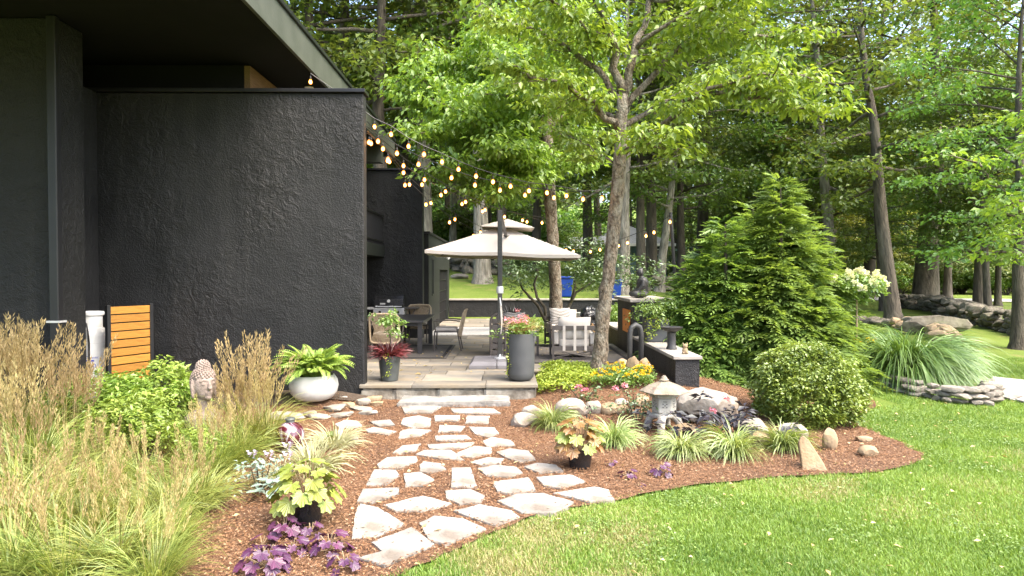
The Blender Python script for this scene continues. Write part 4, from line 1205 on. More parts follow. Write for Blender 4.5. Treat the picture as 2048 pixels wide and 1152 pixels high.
# ---- stone lantern
ln_b = G(1330, 868)
lt = thing('stone_lantern', (ln_b.x, ln_b.y + .06, ln_b.z + .015), 'pale cast stone garden lantern with pagoda roof on arched legs', 'lantern', rz=R(22))
sL = 1.0
mb = MB()
for i in range(4):
    a = PI / 2 * i + PI / 4; c_, s_ = math.cos(a), math.sin(a)
    mb.tube([(c_ * .21, s_ * .21, 0), (c_ * .2, s_ * .2, .08), (c_ * .165, s_ * .165, .17), (c_ * .06, s_ * .06, .215)], [.05, .048, .052, .05], 8)
mb.lathe([(.13, .18), (.15, .2), (.15, .23), (.12, .24)], 16)
lg = mb.build('leg_stand', M_lantern, lt); remesh(lg, .012, 2)
def sq(name, prof, n, mat_, ang=PI / 6, bev=.01):
    return MB().lathe(prof, n, Matrix.Rotation(ang, 4, 'Z')).build(name, mat_, lt, bev)
fbx = sq('firebox', [(.135, .235), (.15, .25), (.148, .42)], 6, M_lantern)
sq('collar', [(.16, .421), (.178, .44), (.178, .47), (.155, .49)], 6, M_lantern)
sq('roof', [(.3, .488), (.305, .5), (.2, .565), (.07, .615), (.05, .618)], 6, M_lanternroof)
MB().lathe([(.0, .615), (.05, .615), (.06, .635), (.04, .65), (.035, .665), (.02, .685), (0, .69)], 14, cap=False).build('finial', M_lanternroof, lt, smooth=True)
for k in range(6):                       # little square openings, their own recessed dark panes
    a = PI / 3 * k; 
    Mr = Matrix.Rotation(a, 4, 'Z') @ Matrix.Translation((.1315, 0, .34))
    mb = MB()
    for (y_, z_) in ((-.022, .02), (0, 0), (.022, .02), (-.022, -.02), (.022, -.02)): mb.box(-.002, .0015, y_ - .006, y_ + .006, z_ - .006, z_ + .006, Mr)
    mb.box(-.002, .0015, -.022, .022, .045, .05, Mr)
    mb.build('window_hole', M_blackmetal, fbx)

# ---- stone head statue in the tall grass
hb_ = D(408, 800, 7.5)
hd = thing('head_statue', (hb_.x, 7.5, TZ(hb_.x, 7.5)), 'rosy stone head statue with curled hair standing among the grasses', 'statue', rz=R(48))
HZ = D(408, 720, 7.5).z - hd.location.z     # top of the head
mb = MB()
hz = HZ - .26                                # centre of the head; faces -y
mb.ball((0, 0, hz), (.125, .14, .17), 20, 14)
mb.ball((0, -.02, hz - .07), (.1, .11, .11), 16, 10)
mb.tube([(0, -.125, hz + .05), (0, -.15, hz - .0), (0, -.165, hz - .035), (0, -.14, hz - .05)], [.016, .02, .028, .016], 8)
for s in (-1, 1):
    mb.ball((s * .05, -.115, hz + .012), (.032, .02, .016)); mb.tube([(s * .02, -.135, hz + .05), (s * .055, -.125, hz + .058), (s * .09, -.1, hz + .04)], .009, 6)
    mb.tube([(s * .128, .0, hz + .05), (s * .138, .0, hz - .02), (s * .13, -.005, hz - .12), (s * .122, -.005, hz - .15)], [.018, .022, .02, .012], 8)
mb.ball((0, -.128, hz - .082), (.04, .02, .011)); mb.ball((0, -.126, hz - .1), (.034, .02, .012)); mb.ball((0, -.115, hz - .14), (.04, .03, .03))
mb.tube([(0, .01, hz - .12), (0, .015, hz - .3)], [.07, .075], 12)
mb.ball((0, .02, hz - .38), (.2, .12, .11), 16, 8)
mb.box(-.17, .17, -.1, .14, -.05, hz - .36)
hd.scale = (.95, .95, 1.0)
hd_o = mb.build('head', M_pinkstone, hd); remesh(hd_o, .009, 1)
mb = MB(); ga = PI * (3 - math.sqrt(5))
for i in range(330):
    z_ = 1 - 2 * (i + .5) / 330; r_ = math.sqrt(1 - z_ * z_); a = ga * i
    p = Vector((r_ * math.cos(a) * .136, r_ * math.sin(a) * .15 + .012, z_ * .18 + hz + .012))
    if p.z < hz + .075 and p.y < -.02 + (hz + .06 - p.z) * .4: continue
    if p.z < hz - .09: continue
    mb.ball(p, .0145, 6, 4)
for i in range(60):
    z_ = 1 - (i + .5) / 60 * 1.1; r_ = math.sqrt(max(0, 1 - z_ * z_)); a = ga * i
    mb.ball((r_ * math.cos(a) * .075, r_ * math.sin(a) * .075 + .02, z_ * .08 + hz + .175), .0145, 6, 4)
mb.ball((0, .02, hz + .175), (.072, .072, .075)); mb.ball((0, .012, hz + .02), (.131, .145, .172))
ho = mb.build('curled_hair', M_pinkstone, hd)
# the hair shell must stay behind the face
for v in ho.data.vertices:
    if v.co.y < -.105 and v.co.z < hz + .07: v.co.y = -.09

# ---- glass gazing ball
gb = G(575, 912)
def swirl():
    m, nt, N, L, b = _nodes('swirled_red_white_glass')
    tc = N.new('ShaderNodeTexCoord'); w = N.new('ShaderNodeTexNoise'); w.inputs['Scale'].default_value = 6; w.inputs['Distortion'].default_value = 2.5
    mp = N.new('ShaderNodeMapping'); mp.inputs['Scale'].default_value = (1, 1, .5); L.new(tc.outputs['Object'], mp.inputs[0]); L.new(mp.outputs[0], w.inputs[0])
    r_ = N.new('ShaderNodeValToRGB'); e = r_.color_ramp.elements; e[0].position = .36; e[1].position = .66
    e[0].color = (.05, .004, .007, 1); e[1].color = (.36, .33, .36, 1); q = e.new(.52); q.color = (.09, .015, .03, 1)
    L.new(w.outputs[0], r_.inputs[0]); L.new(r_.outputs[0], b.inputs['Base Color']); b.inputs['Roughness'].default_value = .08; b.inputs['Coat Weight'].default_value = 1
    return m
gbt = thing('gazing_ball', (gb.x, gb.y + .1, gb.z), 'red and white swirled glass ball in the mulch', 'gazing ball')
MB().ball((0, 0, .2), .155, 28, 18).build('globe', swirl(), gbt, smooth='all')
MB().lathe([(.05, .34), (.045, .36), (.055, .375), (.045, .395), (.0, .4)], 14).build('neck', M_galv, gbt)
MB().lathe([(.1, 0), (.08, .03), (.06, .06)], 14).build('stand', M_galv, gbt)

# ---- bins, bag, bucket at the back
def bin_(px, py, d, label):
    p = D(px, py, d); b_ = thing('recycling_bin', (p.x, d, TZ(p.x, d)), label, 'bin', 'blue bins on the lawn')
    H_ = max(.8, D(px, py, d).z - TZ(p.x, d))
    w0, w1 = .2, .27
    vs = [(-w0, -w0, 0), (w0, -w0, 0), (w0, w0, 0), (-w0, w0, 0), (-w1, -w1, H_ - .1), (w1, -w1, H_ - .1), (w1, w1, H_ - .1), (-w1, w1, H_ - .1)]
    MB().add(vs, [(3, 2, 1, 0), (4, 5, 6, 7), (0, 1, 5, 4), (1, 2, 6, 5), (2, 3, 7, 6), (3, 0, 4, 7)]).build('bin_body', M_blue, b_, .03)
    MB().box(-.3, .3, -.31, .3, H_ - .095, H_ - .02).build('lid', M_blue, b_, .02)
    MB().tube([(-.22, .3, H_ - .12), (-.22, .36, H_ - .1), (.22, .36, H_ - .1), (.22, .3, H_ - .12)], .018, 6).build('handle', M_blackmetal, b_)
    for s in (-1, 1): MB().lathe([(.09, -.03), (.09, .03)], 14, Matrix.Translation((s * .2, .2, .09)) @ Matrix.Rotation(PI / 2, 4, 'Y')).build('wheel', M_blackmetal, b_)
bin_(1131, 576, 25.9, 'blue wheeled bin on the lawn behind the chairs')
bin_(1228, 594, 25.9, 'blue wheeled bin half hidden behind the fireplace')
bg_ = D(1178, 640, 16.6)
o = link('rubbish_bag', rock_mesh(77, 4, 3, .12, .24, .22, .28), M_bag); o.location = (bg_.x, 16.6, PZ + .55); tag(o, 'shiny black plastic bag over the firewood behind the chairs', 'bag')
fwd = thing('firewood_stack', (bg_.x, 16.65, PZ - .03), 'small stack of split firewood behind the lounge chairs', 'firewood')
M_log = mat('split_wood', (.38, .22, .1), (.52, .33, .17), scale=8, bump=.4)
for r_ in range(4):
    for i in range(3):
        o = MB().tube([(0, -.2, 0), (0, .2, 0)], .07, 6).build('log', M_log, fwd); o.location = (-.17 + i * .16 + (r_ % 2) * .05, 0, .06 + r_ * .105); o.rotation_euler = (0, i + r_, 0)
bk = thing('bucket', (D(1163, 620, 17.4).x, 17.4, TZ(D(1163, 620, 17.4).x, 17.4)), 'white plastic bucket behind the black bag', 'bucket')
MB().lathe([(.13, 0), (.16, .78), (.165, .8), (.15, .8), (.12, .02)], 20, cap=False).build('pail', M_white, bk, smooth=True)
MB().tube([(-.16, 0, .76), (-.1, -.1, .72), (.1, -.1, .72), (.16, 0, .76)], .006, 5).build('handle', M_steel, bk)

# ---- neighbour's blue house far behind
nb = D(1255, 548, 50); nbz = TZ(nb.x, 50)
nh = thing('neighbour_house', (nb.x, 50, nbz - .3), 'small blue clapboard house with grey hip roof among the trees', 'house')
xa, xb = D(1195, 500, 50).x - nb.x, D(1335, 500, 50).x - nb.x
ze = D(1255, 488, 50).z - nbz + .3; zr = D(1255, 458, 53).z - nbz + .3
w_h = MB().box(xa, xb, 0, 7, 0, ze).build('wall', M_siding, nh)
z = .1
while z < ze - .05:
    MB().box(xa - .012, xb + .012, -.03, -.001, z, z + .17).build('clapboard', M_siding, w_h); z += .19
rf = MB().add([(xa - .5, -.5, ze), (xb + .5, -.5, ze), (xb + .5, 7.5, ze), (xa - .5, 7.5, ze), (xa + 2.2, 3.5, zr + .3), (xb - 2.2, 3.5, zr + .3)], [(0, 1, 5, 4), (1, 2, 5), (2, 3, 4, 5), (3, 0, 4), (3, 2, 1, 0)]).build('roof', M_shingle, nh)
MB().box(xa - .5, xb + .5, -.53, -.505, ze - .18, ze + .02).build('gutter', M_offwhite, nh)
for px in (1320, 1214):
    cx_ = D(px, 500, 50).x - nb.x; z0, z1 = D(px, 508, 50).z - nbz + .3, D(px, 488, 50).z - nbz + .22
    wi = MB().box(cx_ - .3, cx_ + .3, -.045, -.031, z0, z1).build('window', M_glass, nh)
    for bx_ in ((cx_ - .38, cx_ - .3, z0 - .1, z1 + .08), (cx_ + .3, cx_ + .38, z0 - .1, z1 + .08), (cx_ - .3, cx_ + .3, z0 - .1, z0), (cx_ - .3, cx_ + .3, z1, z1 + .08), (cx_ - .3, cx_ + .3, (z0 + z1) / 2 - .03, (z0 + z1) / 2 + .03)):
        MB().box(bx_[0], bx_[1], -.075, -.046, bx_[2], bx_[3]).build('window_frame', M_offwhite, wi)
x2 = D(1105, 500, 47).x - nb.x
zl2, zr2 = D(1150, 498, 47).z - nbz + .3, D(1150, 472, 49).z - nbz + .3
MB().box(x2, xa - .01, -2.6, 4, 0, zl2).build('wing_wall', M_siding, nh)
MB().add([(x2 - .4, -3, zl2), (xa, -3, zl2), (xa, 4.2, zl2), (x2 - .4, 4.2, zl2), (x2 - .4, .6, zr2), (xa, .6, zr2)], [(0, 1, 5, 4), (2, 3, 4, 5), (1, 2, 5), (3, 0, 4), (3, 2, 1, 0)]).build('wing_roof', M_shingle, nh)

# ================================================================== STRING LIGHTS
bulb_me = MB().lathe([(0, -.078), (.02, -.073), (.034, -.05), (.036, -.03), (.026, -.004), (.016, .012), (0, .012)], 12, cap=False).mesh('bulb', smooth='all'); bulb_me.materials.append(M_bulb)
core_me = MB().ball((0, 0, -.036), (.022, .022, .03), 8, 6).mesh('filament', smooth='all'); core_me.materials.append(M_core)
sock_me = MB().lathe([(.017, .012), (.017, .055), (.01, .065)], 8).mesh('socket'); sock_me.materials.append(M_blackmetal)
def strand(label, pts, d0, d1, start=None, end=None):
    """bulbs hang under a cable; the distance runs evenly from the anchor at d0 to the one at d1"""
    n = len(pts); x0_, x1_ = pts[0][0], pts[-1][0]
    bl = [D(px, py, d0 + (d1 - d0) * (px - x0_) / (x1_ - x0_)) for px, py in pts]
    s = thing('string_light', bl[0], label, 'string light', 'festoon strings over the patio')
    cab = []
    if start is not None: cab.append(Vector(start))
    for p in bl: cab.append(p + Vector((0, 0, .1)))
    if end is not None: cab.append(Vector(end))
    MB().tube([c - bl[0] for c in cab], .0065, 5).build('cable', M_blackmetal, s)
    for p in bl:
        b_ = link('bulb', bulb_me, None, s); b_.location = p - bl[0]; b_.scale = (.84,) * 3
        k = link('socket', sock_me, None, b_); link('filament', core_me, None, b_)
        MB().tube([(0, 0, .06), (0, 0, .12)], .004, 4).build('drop_wire', M_blackmetal, b_)
trk = D(1232, 372, 10.9)
wc = (XW1 + .02, 10.05)
strand('string of lit bulbs from the roof fascia to the big tree trunk', [(621, 160), (749, 250), (782, 265), (817, 289), (848, 305), (884, 320), (917, 335), (952, 349), (986, 360), (1021, 369), (1058, 378), (1094, 382), (1133, 388), (1166, 395), (1204, 393)], 10.4, 10.75, None, (trk.x - .12, trk.y, trk.z))
strand('string of lit bulbs sagging from the wing wall corner to the big tree trunk', [(756, 279), (794, 303), (837, 325), (903, 352), (950, 367), (1000, 377), (1050, 387), (1108, 392)], 10.2, 11.4, (wc[0], wc[1], D(729, 244, 10.1).z), (trk.x - .12, trk.y, trk.z - .12))
strand('string of lit bulbs from the wing wall to the tree behind the umbrella', [(766, 294), (807, 328), (849, 356), (891, 380), (931, 401), (970, 417), (1009, 431), (1045, 438), (1084, 443)], 10.4, 15.6, (wc[0], wc[1], D(729, 254, 10.1).z), D(1098, 440, 15.9))
strand('string of lit bulbs running close beside its twin to the tree behind the umbrella', [(776, 315), (807, 342), (844, 366), (882, 387), (924, 405), (965, 420), (1054, 441)], 10.8, 15.5, (wc[0], wc[1], D(729, 262, 10.1).z), D(1096, 446, 15.9))
strand('string of lit bulbs dipping from the wing wall over the umbrella top', [(738, 281), (775, 318), (810, 367), (852, 406), (899, 442), (947, 469)], 10.2, 14.8, (wc[0], wc[1], D(729, 264, 10.1).z), D(1000, 480, 15.6))
strand('string of lit bulbs dipping behind the umbrella vent', [(742, 283), (779, 320), (819, 366), (862, 403), (910, 436), (961, 462)], 10.4, 15.2, (wc[0], wc[1], D(729, 268, 10.1).z), D(1010, 476, 15.8))
strand('string of lit bulbs from the leaning black pole past the big trunk', [(1340, 441), (1308, 462), (1292, 469), (1255, 483), (1237, 489), (1200, 497), (1181, 501), (1147, 500), (1132, 498)], 13.5, 16.2, (pt0.x, 13.6, pt0.z - .02), D(1112, 485, 16.0))
# ================================================================== PLANTS
L_dog = leafmat('dogwood_leaf', (.12, .19, .018), (.28, .35, .045), .5, .05)
L_dog2 = leafmat('bright_tree_leaf', (.12, .2, .02), (.28, .38, .055), .5, .05)
L_for = leafmat('forest_leaf', (.08, .135, .023), (.2, .27, .055), .5, .05, .3)
L_for2 = leafmat('maple_leaf', (.065, .125, .022), (.175, .26, .055), .48, .05, .2)
L_pale = leafmat('pale_shrub_leaf', (.16, .2, .07), (.36, .38, .19), .35, .04, .1)
L_yel = leafmat('yellow_green_leaf', (.12, .16, .02), (.3, .3, .045), .4, .04, .15)
L_ever = leafmat('evergreen_spray', (.085, .16, .032), (.25, .37, .085), .45, .04, .08)
L_box = leafmat('boxwood_leaf', (.11, .18, .022), (.28, .37, .055), .3, .08, .05)
L_shrub = leafmat('azalea_leaf', (.1, .19, .03), (.24, .36, .07), .35, .08, .1)
L_azal = leafmat('azalea_fresh_leaf', (.16, .26, .035), (.36, .48, .1), .38, .06, .1)
L_rhod = leafmat('rhododendron_leaf', (.04, .08, .02), (.12, .18, .05), .25, .1, .1)
L_lime = leafmat('lime_ground_cover', (.2, .28, .025), (.4, .46, .07), .35, .04, .05)
L_fern = leafmat('fern_frond', (.16, .27, .04), (.32, .45, .09), .4, .05, .08)
L_lir = leafmat('variegated_blade', (.15, .24, .035), (.4, .46, .18), .35, .06, .08)
L_cream = leafmat('cream_blade', (.3, .32, .15), (.52, .5, .32), .3, .04, .05)
L_feather = leafmat('reed_blade', (.12, .18, .03), (.36, .38, .1), .35, .04, .15)
L_plume = leafmat('tan_plume', (.34, .265, .115), (.56, .46, .25), .4, .0, .15)
L_fount = leafmat('fountain_blade', (.055, .12, .02), (.19, .29, .07), .35, .06, .05)
L_cole = leafmat('coleus_leaf', (.085, .012, .022), (.24, .05, .06), .3, .08, .05)
L_purp = leafmat('purple_heuchera_leaf', (.035, .009, .03), (.15, .04, .12), .25, .06, .2)
L_chart = leafmat('chartreuse_heuchera_leaf', (.15, .2, .022), (.3, .34, .06), .35, .06, .12)
L_rusty = leafmat('rusty_heuchera_leaf', (.19, .06, .025), (.31, .2, .045), .3, .06, .12)
L_dark = leafmat('black_purple_leaf', (.02, .018, .024), (.055, .045, .06), .15, .05, .1)
L_hosta = leafmat('blue_hosta_leaf', (.16, .25, .22), (.32, .4, .32), .25, .08, .1)
L_pink = leafmat('pink_petal', (.6, .13, .22), (.8, .4, .48), .35, .03, .1)
L_gold = leafmat('marigold_petal', (.6, .38, .01), (.7, .52, .02), .3, .02, .05)
L_hyd = leafmat('hydrangea_petal', (.6, .64, .38), (.85, .83, .72), .35, .02, .08)
L_blush = leafmat('blush_flower_blade', (.45, .28, .12), (.6, .45, .22), .35, .03, .1)
L_grass = leafmat('lawn_blade', (.1, .19, .024), (.26, .375, .06), .35, .03, .02, yellow=(.37, .32, .15))
L_litter = leafmat('fallen_leaf', (.42, .3, .12), (.6, .5, .26), .2, .02)

# ---------------------------------------------------------------- generic scatterers
def foliage(g, C, rx, rz, nper, L, W, droop=.35, name='crown', tonespread=.5, out=None):
    """leaves in flattened clumps round the points C; leaf axis points outward and down, blade faces up"""
    C = np.asarray(C, float); m = len(C); n = m * nper
    d = g.normal(0, 1, (n, 3)); d = unit(d) * (g.random((n, 1)) ** .45)
    rx = np.repeat(np.broadcast_to(rx, (m,)), nper); rz = np.repeat(np.broadcast_to(rz, (m,)), nper)
    P_ = np.repeat(C, nper, 0) + d * np.stack([rx, rx, rz], 1)
    az = np.arctan2(d[:, 1], d[:, 0]) + g.normal(0, .7, n); el = -droop + g.normal(0, .35, n)
    A = np.stack([np.cos(az) * np.cos(el), np.sin(az) * np.cos(el), np.sin(el)], 1)
    Nn = np.stack([g.normal(0, .45, n), g.normal(0, .45, n), np.ones(n)], 1)
    ct = np.repeat(g.normal(.5, .16, m), nper)
    tone = np.clip(ct + g.normal(0, .2, n) * tonespread * 2, 0, 1)
    s = g.uniform(.5, 1.35, n)
    return leaf_mesh(name, P_, A, Nn, L * s, W * s, tone)
def bend(p0, d0, length, n, g, wob=.12, rise=0.0):
    pts = [Vector(p0)]; d = Vector(d0).normalized()
    for i in range(n):
        d = (d + Vector((g.normal(0, wob), g.normal(0, wob), g.normal(0, wob) + rise))).normalized()
        pts.append(pts[-1] + d * (length / n))
    return pts
def tree_data(seed, H, r0, cb, spread, limbs, leafL, leafW, nper, clump, lean=0.0, layered=.35, twigs=5, top=.9, prof=None, fork=None, lowdrop=.1):
    """tapered trunk with root flare, limbs and twigs, leaf clumps at the twigs; returns trunk mesh and crown mesh"""
    g = np.random.default_rng(seed)
    mb = MB()
    tp_ = [Vector((0, 0, -.4)), Vector((0, 0, 0)), Vector((0, 0, .35))]
    k = 9
    for i in range(1, k + 1):
        t = i / k
        tp_.append(Vector((lean * H * t * .3 + g.normal(0, .018 * H * t * .35), g.normal(0, .018 * H * t * .35), H * .9 * t)))
    rad = [r0 * 1.75, r0 * 1.4, r0 * 1.08] + [r0 * (1 - .93 * (i / k) ** .9) for i in range(1, k + 1)]
    mb.tube(tp_, rad, 12)
    def at(h):
        z = h
        for i in range(len(tp_) - 1):
            if tp_[i].z <= z <= tp_[i + 1].z:
                f = (z - tp_[i].z) / max(1e-6, tp_[i + 1].z - tp_[i].z); return tp_[i].lerp(tp_[i + 1], f), rad[i] + (rad[i + 1] - rad[i]) * f
        return tp_[-1], rad[-1]
    cl = []
    for i in range(limbs):
        t = (i + g.random() * .8) / limbs
        h = cb + (H * .9 - cb) * t
        p, r_ = at(h)
        a = i * 2.4 + g.normal(0, .3)
        f = prof(t) if prof else (math.sin(PI * (.18 + .78 * t)) ** .7)
        ln = spread * f * g.uniform(.75, 1.15)
        el = -lowdrop + .9 * t + g.normal(0, .15)
        d = Vector((math.cos(a) * math.cos(el), math.sin(a) * math.cos(el), math.sin(el)))
        pts = bend(p, d, ln, 5, g, .1, .03)
        rr_ = [min(r_ * .5, .02 + ln * .018) * (1 - .85 * q / 5) for q in range(6)]
        mb.tube(pts, rr_, 6)
        nt_ = max(3, int(twigs * (.5 + ln / spread)))
        for j in range(nt_):
            s = .3 + .7 * (j + g.random()) / nt_
            q = pts[min(5, int(s * 5))].lerp(pts[min(5, int(s * 5) + 1)], s * 5 - int(s * 5)) if s < 1 else pts[-1]
            a2 = a + g.choice([-1, 1]) * g.uniform(.4, 1.3)
            l2 = ln * .34 * g.uniform(.5, 1.2)
            d2 = Vector((math.cos(a2), math.sin(a2), g.normal(.12, .2)))
            tw = bend(q, d2, l2, 3, g, .12, 0)
            mb.tube(tw, [.02, .014, .009, .004], 4, cap=False)
            cl += [tw[-1], tw[2]] if l2 > .6 else [tw[-1]]
        cl.append(pts[-1])
    tm = mb.mesh('trunk', smooth='all')
    cl = np.array([tuple(c) for c in cl])
    cm = foliage(g, cl, clump * g.uniform(.75, 1.3, len(cl)), clump * layered, nper, leafL, leafW)
    return tm, cm, len(cl) * nper
def plant_tree(name, loc, data, bark, leafm, label, group, rz, sc_=1.0, tilt=(0, 0), cat='tree'):
    t = thing(name, loc, label, cat, group, rz)
    t.rotation_mode = 'ZYX'; t.rotation_euler = (tilt[0], tilt[1], rz)
    t.scale = (sc_,) * 3 if not hasattr(sc_, '__len__') else sc_
    if not data[0].materials: data[0].materials.append(bark)
    if not data[1].materials: data[1].materials.append(leafm)
    o = link('trunk', data[0], None, t)
    c = link('crown', data[1], None, t)
    if o.data.materials[0] is not bark:
        o.material_slots[0].link = 'OBJECT'; o.material_slots[0].material = bark
    if c.data.materials[0] is not leafm:
        c.material_slots[0].link = 'OBJECT'; c.material_slots[0].material = leafm
    return t

tall = [tree_data(11, 23, .34, 5.8, 5.2, 32, .27, .18, 21, 1.0), tree_data(12, 25, .38, 6.8, 5.6, 34, .27, .18, 21, 1.05), tree_data(13, 20, .27, 4.6, 4.6, 30, .25, .17, 21, .95, lean=.12)]
dense = [tree_data(21, 17, .26, 1.6, 4.6, 36, .27, .18, 17, .95, layered=.45, lowdrop=.2), tree_data(22, 14, .2, 1.2, 4.0, 34, .25, .17, 17, .9, layered=.4, lowdrop=.25)]
layer = [tree_data(31, 13, .24, 2.6, 5.0, 30, .19, .12, 30, .8, layered=.22, lowdrop=.02, twigs=6)]

# ---------------------------------------------------------------- forest: the trunks that show, at their feet
FT = [  # px, row of the foot, proto, bark, leaf, scale, lean (radians about y), label
    (965, 566, 1, M_barkp, L_for, (.95, .95, 1.2), -.02, 'pale grey trunk with flared roots on the slope behind the patio'),
    (1246, 588, 0, M_barkp, L_for2, .8, .02, 'pale straight trunk just behind the big patio tree'),
    (1283, 578, 0, M_barkd, L_for, .72, -.015, 'dark slim trunk, one of the group before the blue house'),
    (1302, 577, 1, M_barkd, L_for, .78, .0, 'dark stout trunk in the middle of the group before the blue house'),
    (1318, 583, 2, M_barkp, L_for2, .8, .14, 'grey leaning trunk beside the black light pole'),
    (1362, 580, 2, M_barkd, L_for2, .85, -.05, 'dark thin trunk behind the leaning light pole'),
    (1668, 612, 0, M_barkp, L_for, .95, -.09, 'grey trunk leaning behind the evergreens'),
    (1650, 603, 2, M_barkd, L_for, 1.0, -.08, 'darker trunk leaning beside the grey one behind the evergreens'),
    (1787, 640, 1, M_barkd, L_for, .72, -.12, 'thick leaning mottled trunk behind the white hydrangea'),
    (1765, 622, 2, M_barkd, L_for2, .5, -.06, 'thin young trunk beside the mottled leaning trunk'),
    (1850, 614, 1, M_barkd, L_for, (1.55, 1.55, .85), .04, 'massive dark forked trunk rising behind the old stone wall'),
    (1978, 640, 2, M_barkd, L_for2, .55, -.02, 'slim dark trunk standing in the old stone wall'),
    (1996, 612, 2, M_barkd, L_for2, .6, -.06, 'slim curved dark trunk on the far lawn'),
    (2036, 698, 0, M_barkd, L_for, .5, .0, 'grey trunk beside the gravel path with low branches'),
    (1000, 545, 0, M_barkd, L_for, .9, .03, 'dark trunk rising behind the umbrella'),
    (1068, 540, 2, M_barkd, L_for, 1.0, .02, 'thin dark trunk beside the second patio tree'),
    (1175, 548, 0, M_barkd, L_for, .9, .0, 'dark trunk seen between the two patio trees'),
    (905, 520, 2, M_barkp, L_for, .9, .0, 'thin pale trunk above the tumbled stone wall'),
    (1735, 596, 0, M_barkd, L_for, 1.1, .05, 'dark trunk at the edge of the far lawn'),
]
rr = random.Random(3)
for (px, py, pi_, bark, lf, s, ln, lab) in FT:
    p = G(px, py)
    plant_tree('forest_tree', p, tall[pi_], bark, lf, lab, 'tall woodland trees', rr.uniform(0, 6.28), s, (0, ln))
# woodland behind, back to the hill
rr = random.Random(8)
cnt = 0
spots = []
def far_ok(x, y, r_):
    return all((x - a) ** 2 + (y - b) ** 2 > r_ * r_ for a, b in spots)
for i in range(900):
    d = rr.uniform(38, 74); px = rr.uniform(560, 2250)
    x = D(px, 548, d).x
    if px > 1700 and d < 52: continue
    if 1090 < px < 1345 and d < 58: continue
    if not far_ok(x, d, 5.2): continue
    spots.append((x, d))
    z = TZ(x, d)
    if rr.random() < .45:
        plant_tree('forest_tree', (x, d, z), tall[rr.randrange(3)], M_barkd if rr.random() < .7 else M_barkp, L_for if rr.random() < .6 else L_for2, 'tall tree among many in the dense wood behind the lawn', 'woodland trees', rr.uniform(0, 6.28), rr.uniform(.9, 1.25), (rr.uniform(-.04, .04), rr.uniform(-.05, .05)))
    else:
        plant_tree('understory_tree', (x, d, z), dense[rr.randrange(2)], M_barkd, L_for if rr.random() < .5 else L_for2, 'low branched leafy tree in the dense wood behind the lawn', 'understory trees', rr.uniform(0, 6.28), rr.uniform(.7, 1.15))
    cnt += 1
    if cnt > 66: break
# trees over the back of the house
for (px, d, s) in [(640, 30, 1.0), (700, 33, 1.15), (760, 29, 1.0), (800, 36, 1.2), (850, 33, 1.1), (590, 34, 1.1)]:
    x = D(px, 548, d).x
    plant_tree('forest_tree', (x, d, TZ(x, d)), tall[int(px) % 3], M_barkp if px % 20 else M_barkd, L_for, 'tall tree with bare lower trunk rising behind the black house', 'trees behind the house', rr.uniform(0, 6.28), s, (0, rr.uniform(-.06, .06)))
# layered low-branched trees on the right, and the bright tree at the edge
for (px, py, s, lab) in [(1895, 600, 1.0, 'maple with flat layered branches above the far lawn'), (2100, 640, .95, 'maple with flat layered branches beside the gravel path'), (1560, 590, .9, 'maple with flat layered branches behind the evergreens'), (1955, 628, .85, 'layered maple spreading low over the old stone wall'), (1620, 598, 1.2, 'layered maple behind the grey leaning trunks')]:
    p = G(px, py)
    plant_tree('maple_tree', p, layer[0], M_barkd, L_for2, lab, 'layered maples', rr.uniform(0, 6.28), s)
sd = tree_data(33, 4.2, .07, 1.6, 1.5, 16, .12, .07, 26, .3, layered=.3)
p = D(2125, 600, 13); plant_tree('dogwood_tree', (p.x, 13, TZ(p.x, 13)), sd, M_bark, L_dog2, 'small bright dogwood beside the gravel path', None, .4, 1.25)
# mid bushes under the trees
def shrub_data(seed, rx, rz, n, L, W, lumps=14, lump=.38, low=-.15):
    g = np.random.default_rng(seed)
    a = g.uniform(0, 2 * PI, lumps); el = np.arcsin(g.uniform(low, 1, lumps))
    C = np.stack([np.cos(a) * np.cos(el) * rx * (1 - lump * .8), np.sin(a) * np.cos(el) * rx * (1 - lump * .8), rz * .45 + np.sin(el) * rz * .55 * (1 - lump * .3)], 1)
    C = np.concatenate([C, [[0, 0, rz * .5]]])
    return foliage(g, C, lump * rx * g.uniform(.8, 1.35, lumps + 1), lump * rz * .62, max(1, n // (lumps + 1)), L, W, droop=.1, name='foliage')
def stems(seed, rx, h, n, r_):
    g = np.random.default_rng(seed); mb = MB()
    for i in range(n):
        a = g.uniform(0, 6.28); mb.tube(bend((.05 * math.cos(a), .05 * math.sin(a), -.05), (math.cos(a) * .6, math.sin(a) * .6, 1), h, 4, g, .15), [r_, r_ * .8, r_ * .6, r_ * .4, r_ * .2], 5)
    return mb.mesh('stem', smooth='all')
def shrub(name, loc, fol, st_, leafm, label, cat='shrub', group=None, s=1.0, rz=0.0, bark=M_barkd):
    t = thing(name, loc, label, cat, group, rz); t.scale = (s,) * 3 if not hasattr(s, '__len__') else s
    if st_ is not None:
        if not st_.materials: st_.materials.append(bark)
        link('stem', st_, None, t)
    if not fol.materials: fol.materials.append(leafm)
    o = link('foliage', fol, None, t)
    if o.data.materials[0] is not leafm:
        o.material_slots[0].link = 'OBJECT'; o.material_slots[0].material = leafm
    return t
bush = [shrub_data(51, 1.6, 2.0, 4500, .17, .1, 18), shrub_data(52, 1.8, 1.7, 4500, .17, .1, 20)]
bst = stems(53, 1, 1.3, 7, .04)
rr = random.Random(21)
for i in range(46):
    d = rr.uniform(40, 60); px = rr.uniform(880, 1720)
    if 1190 < px < 1345 and d < 50: continue
    x = D(px, 548, d).x
    shrub('woodland_shrub', (x, d, TZ(x, d) - .1), bush[i % 2], bst, [L_for2, L_for, L_rhod][i % 3], 'leafy shrub among many under the woodland trees', 'shrub', 'understory shrubs', rr.uniform(.8, 1.5), rr.uniform(0, 6))
